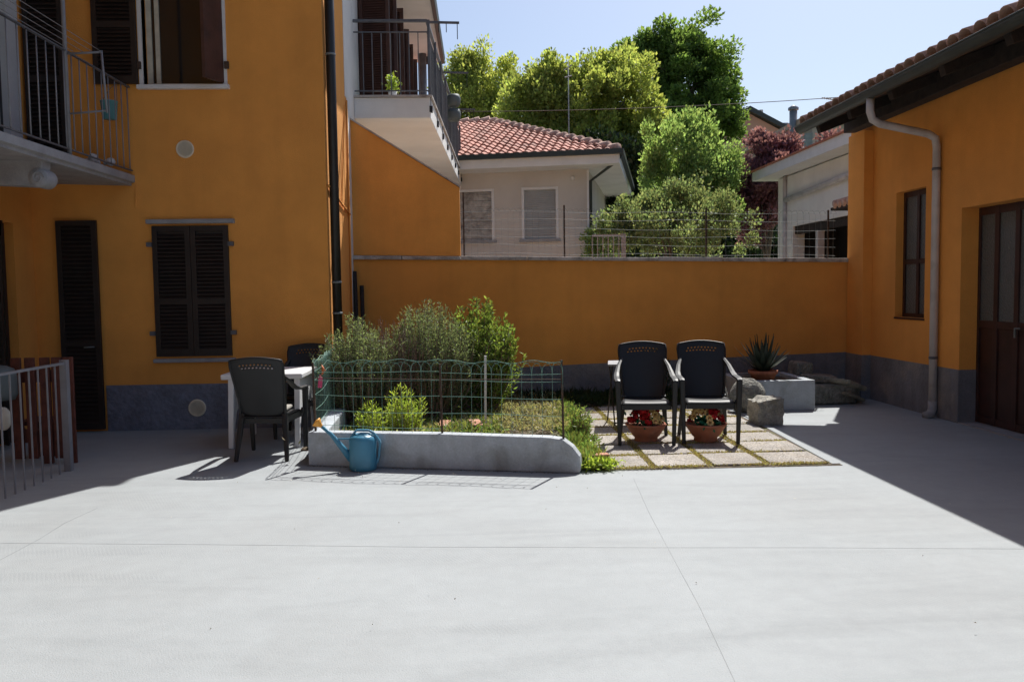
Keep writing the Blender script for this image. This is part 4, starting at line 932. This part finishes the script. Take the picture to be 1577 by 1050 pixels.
# stake, bricks, poles
p = at(746, 548, Y=9.0); q = at(746, 617, Y=9.0)
tag(MB().bar((p.x, 9.0, .1), (p.x+.01, 9.0, p.z), .035, .025).build('white_stake', 'white_paint'), 'white painted wooden stake standing in the bed in front of the laurel', 'stake')
for i, (px, lab) in enumerate(((548, 'taller dark leaning pole in the corner of the garden wall'), (557, 'shorter dark leaning pole in the corner of the garden wall'))):
    b_ = at(px, 500, Y=11.65); tp = at(px-(2 if i == 0 else 0), 418 if i == 0 else 440, Y=11.8)
    tag(MB().tube([(b_.x+.03, 11.6, .05), (tp.x, 11.8, tp.z)], .03, 7).build('pole', 'old_wood'), lab, 'pole')
for i, (px, py, rz_, lab) in enumerate(((733, 655, .2, 'upright reddish brick edge in the bed behind the middle fence post, right one'), (684, 656, -.1, 'upright reddish brick edge in the bed beside the middle fence post, left one'), (635, 664, .4, 'pale brick lying below the lime green plant'))):
    c = at(px, py, Z=.13); R = Euler((.1, 0, rz_)).to_matrix()
    tag(MB().obox((c.x, c.y, .12), (.12, .25, .10), R).build('brick', 'brick', bevel=.008), lab, 'brick')
c = at(913, 718, Z=.03); tag(MB().obox((1.03, 7.30, .07), (.2, .1, .11), Euler((0, 0, .1)).to_matrix()).build('brick', 'brick', bevel=.01), 'orange brick end among weeds at the rounded right end of the low wall', 'brick')
tag(MB().obox((1.0, 7.62, .06), (.02, .9, .1), Euler((0, 0.15, -.16)).to_matrix()).build('edging_board', 'white_paint'), 'thin pale edging strip along the weeds left of the paving', 'edging')
# ------------------------------------------------------------------ green mesh fence on the raised bed
GF = thing('mesh_fence', 'low green wire mesh fence with arched top standing on the cement bed wall', 'fence', (-.3, 7.4, ZP))
def proj(p):
    v = RM.transposed() @ (Vector(p)-CAM); return W_PX/2-F_PX*v.x/v.z
def fr_pt(px):
    # point on the wall top, where the fence line passes
    best = min((abs(proj(A+PU*k*.005+PN*.06+Vector((0, 0, ZP)))-px), k) for k in range(-4, 560)); o = A+PU*best[1]*.005+PN*.06; return Vector((o.x, o.y, ZP))
pa, pb, pc = fr_pt(486), fr_pt(681), fr_pt(868)
pback = Vector((-1.68, 9.5, ZP))
HF = .66
for p, h in ((pa, .64), (pb, .63), (pc, .67)): MB().bar((p.x, p.y, ZP-.05), (p.x-.01, p.y, ZP+h), .018, .018).build('post', 'rust', GF)
MB().bar((pback.x, pback.y, 0), (pback.x, pback.y, ZP+.68), .02, .02).build('post', 'rust', GF)
def mesh_run(p, q, name, hz, seed, pitch=.088):
    R = random.Random(seed); mb = MB(); L_ = (q-p).length; u = (q-p).normalized(); nn = Vector((-u.y, u.x, 0)); ph = R.uniform(0, 6)
    def P_(s_, h): return p+u*s_+Vector((0, 0, h+.008*math.sin(s_*4+h*5+ph)))+nn*(.012*math.sin(s_*5+ph)*h/.6)
    for h in hz: mb.tube([P_(s_, h) for s_ in np.linspace(0, L_, 26)], .0021, 4, caps=False)
    k = int(L_/pitch)
    for i in range(k+1): mb.tube([P_(i*L_/k, h) for h in (-.01, .15, .3, .45, .55)], .0017, 4, caps=False)
    for i in range(k):   # double arches
        a0_, a1 = i*L_/k, min((i+2)*L_/k, L_); hh = .1+R.uniform(-.012, .012)
        mb.tube([P_(a0_+(a1-a0_)*(1-math.cos(t))/2, .55+hh*math.sin(t)**.6 if math.sin(t) > 0 else .55) for t in np.linspace(0, math.pi, 9)], .0024, 4, caps=False)
    mb.tube([P_(s_, .655+.012*math.sin(s_*17)) for s_ in np.linspace(0, L_, 50)], .0024, 4, caps=False)
    return mb.build(name, 'green_wire', GF, kind='stuff')
HZ = [.05, .19, .335, .475, .555]
mesh_run(pa, pb, 'wire_mesh', HZ, 1); mesh_run(pb, pc, 'wire_mesh', [.18, .33, .48, .545], 2); mesh_run(pa, pback, 'wire_mesh', HZ, 3, pitch=.08)
MB().tube([pa+Vector((0, 0, .495)), pb+Vector((0, 0, .49)), pc+Vector((0, 0, .50))], .004, 5).build('top_rail', 'rust', GF)
tg_ = pa+Vector((.03, .12, .44)); tag(MB().obox(tg_, (.04, .015, .1), Euler((0, .1, .3)).to_matrix()).box((tg_.x-.006, tg_.y-.006, tg_.z+.05), (tg_.x+.006, tg_.y+.006, tg_.z+.07)).build('pink_tag', 'pink', bevel=.006), 'small pink plastic tag hanging on the left corner of the green mesh fence', 'tag')
tg_ = pa.lerp(pback, .28)+Vector((.01, 0, .52)); tag(MB().tube([tg_+Vector((0, 0, .05)), tg_+Vector((.02, 0, .0)), tg_+Vector((-.01, 0, -.06))], .016, 6, radii=[.006, .02, .004]).build('orange_ribbon', 'orange_ribbon'), 'orange ribbon knotted on the side run of the green mesh fence', 'ribbon')
# ------------------------------------------------------------------ CHAIRS
def make_chair(label, loc, rz, slots=True):
    t = thing('garden_chair', label, 'chair', loc, rz, 'dark plastic garden chairs')
    # local: faces -Y. back
    nx, nz = 28, 40; vs = []; fs = []
    def bp(u, v):   # u -1..1, v 0..1
        hw = .235-.035*(1-v)**1.5+.02*v+ (-.012 if v > .97 else 0)
        top = .545+.035*math.cos(u*1.4); z = .42+v*top; y_ = .20+.17*v+.03*v*v-.045*(1-u*u)*-1*.8-.02
        return (u*hw, y_, z)
    for j in range(nz+1):
        for i in range(nx+1): vs.append(bp(-1+2*i/nx, j/nz))
    for j in range(nz):
        for i in range(nx):
            hole = (j in (33, 35) and 5 <= i <= 22 and (i+j//2) % 2)
            if not hole: fs.append((j*(nx+1)+i, j*(nx+1)+i+1, (j+1)*(nx+1)+i+1, (j+1)*(nx+1)+i))
    bk = MB().add(vs, fs, True).build('backrest', 'chair_plastic', t, local=True, solid=.008)
    rim = [bp(-1, v) for v in np.linspace(0, 1, 12)]+[bp(u, 1) for u in np.linspace(-.9, .9, 13)]+[bp(1, v) for v in np.linspace(1, 0, 12)]
    rm = MB()
    for a, b in zip(rim[:-1], rim[1:]): pass
    rm.tube(rim, .012, 6).build('back_rim', 'chair_plastic', bk, local=True)
    # seat
    vs = []; fs = []; nx, ny = 14, 12
    for j in range(ny+1):
        for i in range(nx+1):
            u = -1+2*i/nx; v = j/ny; hw = .245-.045*v; z = .435-.018*v-.012*(1-u*u)*math.sin(v*math.pi)-(.03*max(0, .12-v)/.12 if v < .12 else 0)
            vs.append((u*hw, -.24+v*.47, z))
    for j in range(ny):
        for i in range(nx): fs.append((j*(nx+1)+i, j*(nx+1)+i+1, (j+1)*(nx+1)+i+1, (j+1)*(nx+1)+i))
    st = MB().add(vs, fs, True).build('seat', 'chair_plastic', t, local=True, solid=.012)
    ap = MB().box((-.235, -.238, .355), (.235, -.225, .415)).bar((-.245, -.22, .385), (-.205, .2, .375), .012, .06).bar((.245, -.22, .385), (.205, .2, .375), .012, .06).box((-.2, .19, .35), (.2, .203, .40))
    ap.build('apron', 'chair_plastic', st, local=True)
    for s in (-1, 1):
        # arm: flat strip swept from back to front
        path = [Vector((s*.225, .30, .83)), Vector((s*.262, .20, .765)), Vector((s*.282, .10, .70)), Vector((s*.288, .0, .672)), Vector((s*.29, -.15, .668)), Vector((s*.288, -.25, .664)), Vector((s*.285, -.285, .65))]
        wds = [.035, .045, .055, .06, .062, .06, .05]; vs = []; fs = []
        for k, (p, wd) in enumerate(zip(path, wds)):
            for dx, dz in ((-.5, 0), (0, .006), (.5, 0), (.5, -.02), (-.5, -.02)): vs.append((p.x+dx*wd, p.y, p.z+dz))
        for k in range(len(path)-1):
            for q in range(5): fs.append((k*5+q, k*5+(q+1)%5, k*5+5+(q+1)%5, k*5+5+q))
        fs += [(4,3,2,1,0), tuple(range(len(vs)-5, len(vs)))]
        MB().add(vs, fs).build('armrest', 'chair_plastic', t, local=True, bevel=.004)
        MB().bar((s*.284, -.262, .645), (s*.268, -.275, 0), .056, .05, up=(0, 1, 0), wd2=.036, th2=.034).bar((s*.262, -.24, .43), (s*.262, -.2, .40), .03, .05).build('front_leg', 'chair_plastic', t, local=True, bevel=.008)
        MB().bar((s*.205, .185, .45), (s*.245, .30, 0), .055, .055, up=(0, 1, 0), wd2=.036, th2=.034).bar((s*.215, .2, .44), (s*.235, .26, .79), .02, .04, up=(0, 1, 0)).build('back_leg', 'chair_plastic', t, local=True, bevel=.008)
    return t
ch1 = make_chair('dark plastic chair on the paving, left of the pair, next to the folding table', (2.08-.0, 8.70, .02), .0)
def copy_chair(label, loc, rz):
    c = copy_tree(ch1); c.location = loc; c.rotation_euler = (0, 0, rz); c['label'] = label; ROOTM[c.name] = (Matrix.Translation(loc)@Matrix.Rotation(rz, 4, 'Z')).inverted(); return c
l_, r_ = at(997, 686, Z=.02), at(1095, 684, Z=.02)
ch1.rotation_euler.z = -.13; ch1.location = (l_.x+.03, l_.y+.275, .02); ROOTM[ch1.name] = Matrix.Translation(ch1.location).inverted()
copy_chair('dark plastic chair on the paving, right of the pair, nearest the concrete block', (r_.x+.03, r_.y+.275, .02), -.11)
copy_chair('dark plastic chair turned away from the viewer at the front of the white table', (-2.09, 8.18, 0), math.pi-.06)
c4 = copy_chair('dark plastic chair behind the white table against the house wall', (-2.0, 9.36, 0), .0)
# ------------------------------------------------------------------ WHITE TABLE
TB = thing('white_table', 'white plastic garden table with curved leg panels beside the house wall', 'table', (-2.3, 9.1, 0))
tx0, tx1, ty0, ty1, tz = -2.70, -1.86, 8.62, 9.45, .765
MB().box((tx0, ty0, tz-.055), (tx1, ty1, tz)).build('tabletop', 'white_plastic', TB, bevel=.012)
for sx, xe in ((tx0+.1, -1), (tx1-.06, 1)):
    for yy, sg in ((ty0+.05, -1), (ty1-.08, 1)):
        MB().bar((sx, yy, tz-.05), (sx+xe*.0, yy+sg*.08, 0), .06, .055, up=(0, 1, 0), wd2=.05, th2=.05).build('leg', 'white_plastic', TB, bevel=.006)
    # curved stretcher panel between the two legs of one end
    out = [(ty0+.05, tz-.056), (ty1-.08, tz-.056), (ty1-.06, .40), (ty1-.02, .1), (ty1-.06, .1), (ty1-.16, .36), ((ty0+ty1)/2, .47), (ty0+.16, .36), (ty0+.03, .1), (ty0-.0, .1), (ty0+.03, .40)]
    MB().prism(out, sx-.012, sx+.012, 'X').build('leg_panel', 'white_plastic', TB)
cu = thing('seat_cushion', 'pale cushion on the seat of the chair at the white table', 'cushion', (-2.13, 8.2, .43))
MB().box((-2.33, 8.02, .437), (-1.92, 8.42, .475)).build('pad', 'cushion', cu, bevel=.015)
# ------------------------------------------------------------------ WATERING CAN
wc = at(557, 727, Z=0); cx, cy = wc.x, wc.y+.10
WC = thing('watering_can', 'blue plastic watering can with orange rose standing against the low cement wall', 'watering can', (cx, cy, 0))
pf = [(.001, .0), (.108, 0), (.120, .012), (.124, .05), (.122, .07), (.124, .09), (.122, .27), (.112, .30), (.085, .318), (.07, .32), (.07, .33), (.062, .33), (.06, .31), (.06, .25), (.001, .25)]
b0 = MB().lathe([(r, z) for r, z in pf], 32, (cx, cy, 0), close=False)
b0.v = [(x, cy+(y_-cy)*.88, z) for x, y_, z in b0.v]
b0.build('body', 'can_blue', WC)
MB().lathe([(.001, .255), (.06, .256)], 24, (cx, cy, .002), close=False).build('neck_disc', 'dark_interior', WC)  # near-black disc set inside the neck
s0 = Vector((cx-.10, cy, .10)); s1 = Vector((cx-.28, cy-.0, .33)); s2_ = Vector((cx-.365, cy, .405))
MB().tube([s0, s0.lerp(s1, .5)+Vector((.0, 0, .0)), s1, s2_], .02, 12, radii=[.038, .027, .018, .015]).build('spout', 'can_blue', WC)
MB().bar((cx-.235, cy, .285), (cx-.10, cy, .285), .012, .014).build('brace', 'can_blue', WC)
dv = (s2_-s1).normalized(); R = dv.to_track_quat('Z', 'Y').to_matrix()
MB().lathe([(.014, -.01), (.02, .01), (.045, .05), (.048, .062), (.001, .07)], 18, s2_, R, close=False).build('rose', 'orange_plastic', WC)
hp = [(cx-.105, .295), (cx-.075, .335), (cx-.05, .362), (cx+.06, .358), (cx+.10, .335), (cx+.155, .255), (cx+.155, .22), (cx+.145, .12), (cx+.125, .06), (cx+.11, .05)]
hb = MB()
for (a, az_), (b, bz_) in zip(hp[:-1], hp[1:]): hb.bar((a, cy, az_), (b, cy, bz_), .028, .02, up=(0, 0, 1) if abs(b-a) > .02 else (1, 0, 0))
hb.build('handle', 'can_blue', WC, bevel=.004)
MB().bar((cx+.10, cy, .275), (cx+.15, cy, .275), .012, .012).build('handle_bridge', 'can_blue', WC)
# ------------------------------------------------------------------ FLOWER POTS
def flower_pot(px, py, label, seed, red_first=True):
    R = random.Random(seed); c = at(px, py, Z=.02); x, y_ = c.x, c.y+.13; z = .02
    t = thing('flower_pot', label, 'flower pot', (x, y_, z), 0, 'terracotta bowls of red and cream flowers')
    MB().lathe([(.001, 0), (.115, 0), (.12, .015), (.118, .04), (.14, .06), (.185, .13), (.205, .165), (.215, .168), (.215, .185), (.2, .187), (.19, .165), (.001, .15)], 32, (x, y_, z), close=False).build('bowl', 'terracotta', t)
    n = 260; P = np.random.normal(size=(n, 3))*[.07, .07, .03]+[x, y_, z+.21]
    leaves('foliage', 'leaf_plastic', P, np.random.normal(size=(n, 3))+[0, 0, .3], .05, .026, t)
    for i in range(52):
        a = R.uniform(0, 6.28); rr = math.sqrt(R.random())*.17; hh = .20+.15*(1-(rr/.18)**2)+R.uniform(-.02, .02)
        fx, fy, fz = x+math.cos(a)*rr, y_+math.sin(a)*rr*.9, z+hh
        red = ((math.cos(a)*rr < .02) == red_first) if R.random() < .8 else R.random() < .5
        nrm = Vector((math.cos(a)*rr*5, math.sin(a)*rr*5-.5, .8)).normalized(); RR = nrm.to_track_quat('Z', 'Y').to_matrix()
        fm = MB()
        if red:
            for k in range(14):
                u = Vector((R.gauss(0, 1), R.gauss(0, 1), R.gauss(0, 1))).normalized(); c0 = Vector((fx, fy, fz))+u*.022; v = u.orthogonal().normalized()*.020; w_ = u.cross(v)
                fm.add([c0-v, c0-w_+u*.01, c0+v, c0+w_+u*.01], [(0, 1, 2, 3)])
            fm.build('red_flower', 'flower_red', t, fixn=False)
        else:
            for k in range(8):
                b1 = 2*math.pi*k/8; e = RR@Vector((math.cos(b1), math.sin(b1), .25)); e2 = RR@Vector((-math.sin(b1), math.cos(b1), 0)); c0 = Vector((fx, fy, fz))
                fm.add([c0+e*.012, c0+e*.027-e2*.014, c0+e*.042, c0+e*.027+e2*.014], [(0, 1, 2, 3)])
            f_ = fm.build('cream_flower', 'flower_cream', t, fixn=False)
            MB().sphere((fx, fy, fz), .011, 6).build('eye', 'flower_eye', f_)
    return t
flower_pot(999, 682, 'terracotta bowl of artificial flowers under the left garden chair, mostly red with cream rings', 1)
flower_pot(1092, 682, 'terracotta bowl of artificial flowers under the right garden chair, red at its right side', 2, False)
# ------------------------------------------------------------------ small folding table behind the left chair
sp = at(934, 550, Y=9.55); FT = thing('folding_table', 'small grey folding table with thin wire legs half hidden behind the left garden chair', 'table', (1.75, 9.3, 0))
fz = .735; fx0 = at(936, 561, Z=fz); fx1 = at(927, 550, Z=fz); ex = .70
MB().prism([(fx0.x, fx0.y), (fx0.x+ex, fx0.y), (fx0.x+ex+.02, fx0.y+.5), (fx1.x, fx0.y+.5)], fz-.02, fz, 'Z').build('tabletop', 'stone_grey', FT, bevel=.005)
for xx in (fx0.x+.06, fx0.x+ex-.06):
    MB().tube([(xx, fx0.y+.04, fz-.02), (xx, fx0.y+.44, .02)], .009, 6).build('leg', 'old_wood', FT)
    MB().tube([(xx+.025, fx0.y+.44, fz-.02), (xx+.025, fx0.y+.04, .02)], .009, 6).build('leg', 'old_wood', FT)
MB().tube([(fx0.x+.07, fx0.y+.045, .05), (fx0.x+ex-.05, fx0.y+.045, .05)], .008, 6).build('foot_bar', 'old_wood', FT)
# ------------------------------------------------------------------ masonry box with agave, boulders, block
BX = thing('masonry_planter', 'grey cement planter box in the shade against the garden wall', 'planter', (3.8, 11, 0))
b0_, b1_, b2_, b3_, bz = 3.38, 4.30, 10.45, 11.55, .385
w_ = .1
MB().box((b0_, b2_, 0), (b1_, b2_+w_, bz)).build('front_panel', 'planter', BX, bevel=.006)
MB().box((b1_-w_, b2_+w_+.001, 0), (b1_, b3_, bz-.002)).build('side_panel', 'planter', BX, bevel=.006)
MB().box((b0_, b2_+w_+.001, 0), (b0_+w_, b3_, bz-.002)).build('side_panel', 'planter', BX, bevel=.006)
MB().box((b0_+w_, b3_-w_, 0), (b1_-w_, b3_, bz-.003)).build('back_panel', 'planter', BX)
MB().box((b0_+w_, b2_+w_, 0), (b1_-w_, b3_-w_, bz-.05)).build('soil', 'earth', BX)
ac = at(1175, 583, Y=10.85); AG = thing('agave_pot', 'dark spiky agave in a wide terracotta pot on the cement planter box', 'potted plant', (ac.x, 10.85, bz-.05))
ax_ = ac.x; ay = 10.85; az0 = bz-.05
MB().lathe([(.001, 0), (.13, 0), (.17, .10), (.19, .105), (.195, .15), (.18, .15), (.17, .12), (.001, .12)], 28, (ax_, ay, az0), close=False).build('pot', 'terracotta', AG)
R_ = random.Random(5)
for i in range(44):
    a = i*2.4; inc = .1+1.05*(i/44); L_ = R_.uniform(.40, .54)*(1-.12*inc); d = Vector((math.cos(a), math.sin(a), 0)); base_ = Vector((ax_, ay, az0+.12))+d*.03; wd = .034
    side = Vector((-d.y, d.x, 0)); pts = []
    for k in range(5):
        s_ = k/4; r_h = math.sin(inc)*L_*s_; zz = math.cos(inc)*L_*s_+.02*s_; ww_ = wd*(1-.15*k/4)*(1 if k < 3 else (.6 if k == 3 else .05)); c0 = base_+d*r_h+Vector((0, 0, zz)); pts += [c0-side*ww_, c0-d*.008-Vector((0, 0, .006)), c0+side*ww_]
    MB().add(pts, [(k*3+q, k*3+q+1, k*3+q+4, k*3+q+3) for k in range(4) for q in range(2)], True).build('leaf', 'leaf_agave', AG, fixn=False)
def boulder(label, c, r, sc, seed, m='rock', name='boulder'):
    random.seed(seed); o = MB().sphere(c, r, 18, sc, jitter=.1).build(name, m, subsurf=1); return tag(o, label, 'rock')
boulder('larger rounded grey boulder in the shade beside the cement planter box', (3.38, 10.35, .20), .24, (1, .9, 1.0), 4)
boulder('smaller pale upright boulder just behind the right garden chair', (2.98, 10.3, .2), .18, (.75, .8, 1.3), 5)
bl_ = at(1178, 656, Z=0)
bb = MB(); nv = 6; 
bm_ = bmesh.new(); bmesh.ops.create_cube(bm_, size=1); bmesh.ops.subdivide_edges(bm_, edges=bm_.edges, cuts=5, use_grid_fill=True)
R_ = random.Random(9)
for v in bm_.verts:
    j = .012; top = v.co.z > .49
    v.co = Vector((v.co.x*.31, v.co.y*.31, v.co.z*.31))+Vector((R_.uniform(-j, j), R_.uniform(-j, j), R_.uniform(-j*1.3, j*1.3) if top else 0))
    if top and v.co.x < -.1: v.co.z -= .03
me = bpy.data.meshes.new('concrete_block'); bm_.to_mesh(me); bm_.free(); me.materials.append(MATS['rough_concrete'])
cbk = bpy.data.objects.new('concrete_block', me); COL.objects.link(cbk); cbk.location = (3.30, 9.44, .155); cbk.rotation_euler = (0, 0, .08)
q = cbk.modifiers.new('bevel', 'BEVEL'); q.width = .012; q.segments = 2
tag(cbk, 'rough cut concrete block with sunlit top at the back right corner of the paving', 'block')
# heap of stone in the dark corner
HP = thing('stone_heap', 'heap of rough stones and slabs in the dark corner by the workshop', 'stones', (4.8, 11, 0))
R_ = random.Random(12)
for i, (x, y_, z, a, b, h, rz_, ty) in enumerate(((4.72, 11.1, .14, .62, .5, .26, .1, 0), (4.62, 11.2, .33, .5, .42, .1, -.2, .08), (4.95, 10.95, .26, .42, .34, .07, .5, .32), (5.02, 11.25, .12, .3, .35, .24, .2, 0), (4.42, 11.3, .28, .24, .3, .54, .05, .1), (5.0, 10.9, .1, .36, .16, .05, .45, .35))):
    MB().obox((x, y_, z), (a, b, h), Euler((0, ty, rz_)).to_matrix()).build('stone', 'rubble' if i in (2, 5) else 'rock', HP, bevel=.03)
# ------------------------------------------------------------------ white railing bottom left, bench and bits behind
RL = thing('white_railing', 'white painted metal railing with square end post at the bottom left', 'railing', (-3.8, 7, 0))
xr_ = -3.80; yr1 = 7.66; hr = 1.0
MB().box((xr_-.03, yr1-.03, 0), (xr_+.03, yr1+.03, hr+.02)).build('post', 'iron_white', RL)
MB().box((xr_-.017, 4.0, hr-.02), (xr_+.017, yr1-.031, hr)).build('top_rail', 'iron_white', RL)
y_ = yr1-.17
while y_ > 4.1: MB().box((xr_-.0055, y_-.0055, 0), (xr_+.0055, y_+.0055, hr-.021)).build('bar', 'iron_white', RL); y_ -= .142
BN = thing('slatted_bench', 'reddish brown wooden bench back with wide upright slats behind the white railing', 'bench', (-4.4, 8.0, 0))
by = 8.02
for px in (29, 50, 73, 91, 109):
    c = at(px, 650, Y=by); MB().box((c.x-.045, by-.015, .05 if px not in (73, 109) else 0), (c.x+.045, by+.015, 1.02)).build('slat', 'red_wood', BN, bevel=.004)
c0 = at(18, 650, Y=by).x; c1 = at(113, 650, Y=by).x
MB().box((c0, by+.016, .78), (c1, by+.04, .9)).build('rail', 'red_wood', BN, bevel=.004); MB().box((c0, by+.016, .2), (c1, by+.05, .33)).build('rail', 'red_wood', BN, bevel=.004)
MB().box((c0, by+.05, .36), (c1-.3, by+.42, .40)).build('seat', 'red_wood', BN, bevel=.004)
for xx in (c0+.04, c1-.36): MB().box((xx-.03, by+.36, 0), (xx+.03, by+.42, .36)).build('leg', 'red_wood', BN)
bg_ = at(1, 640, Y=7.6); tag(MB().sphere((bg_.x+.02, 7.6, .5), .10, 14, (.8, .5, 1.1), jitter=.05).build('cloth_bag', 'beige_cloth', subsurf=1), 'pale beige cloth bag hanging behind the white railing', 'bag')
hb_ = at(-6, 580, Y=7.7); tag(MB().lathe([(.001, -.02), (.13, -.02), (.15, .03), (.15, .19), (.13, .26), (.07, .29), (.001, .3)], 20, (hb_.x+.02, 7.7, .68), close=False).build('basket', 'basket'), 'dark grey rounded bin top behind the left end of the white railing', 'bin')

# small fallen bits on the yard
def bit():
    if random.random() < .5: return (random.gauss(-.3, 1.2), 7.1+random.gauss(0, .16))
    return (U(-4, 4), U(2.2, 8))
weed_patch('fallen_bits', 'beige_cloth', 70, bit, .003, .014, .008, up=.1)
weed_patch('wall_foot_litter', 'moss', 900, lambda: (U(-1.4, .8), 7.62-.22*U(0, 1)), .002, .016, .007, up=.3) if False else None
P = []
for _ in range(420):
    s_ = random.random()*2.35; o = A+PU*s_-PN*abs(random.gauss(.012, .02)); P.append((o.x, o.y, .004))
P = np.array(P); leaves('wall_foot_litter', 'rock', P, np.random.normal(size=P.shape)*[1, 1, .2], .014, .008, kind='stuff')
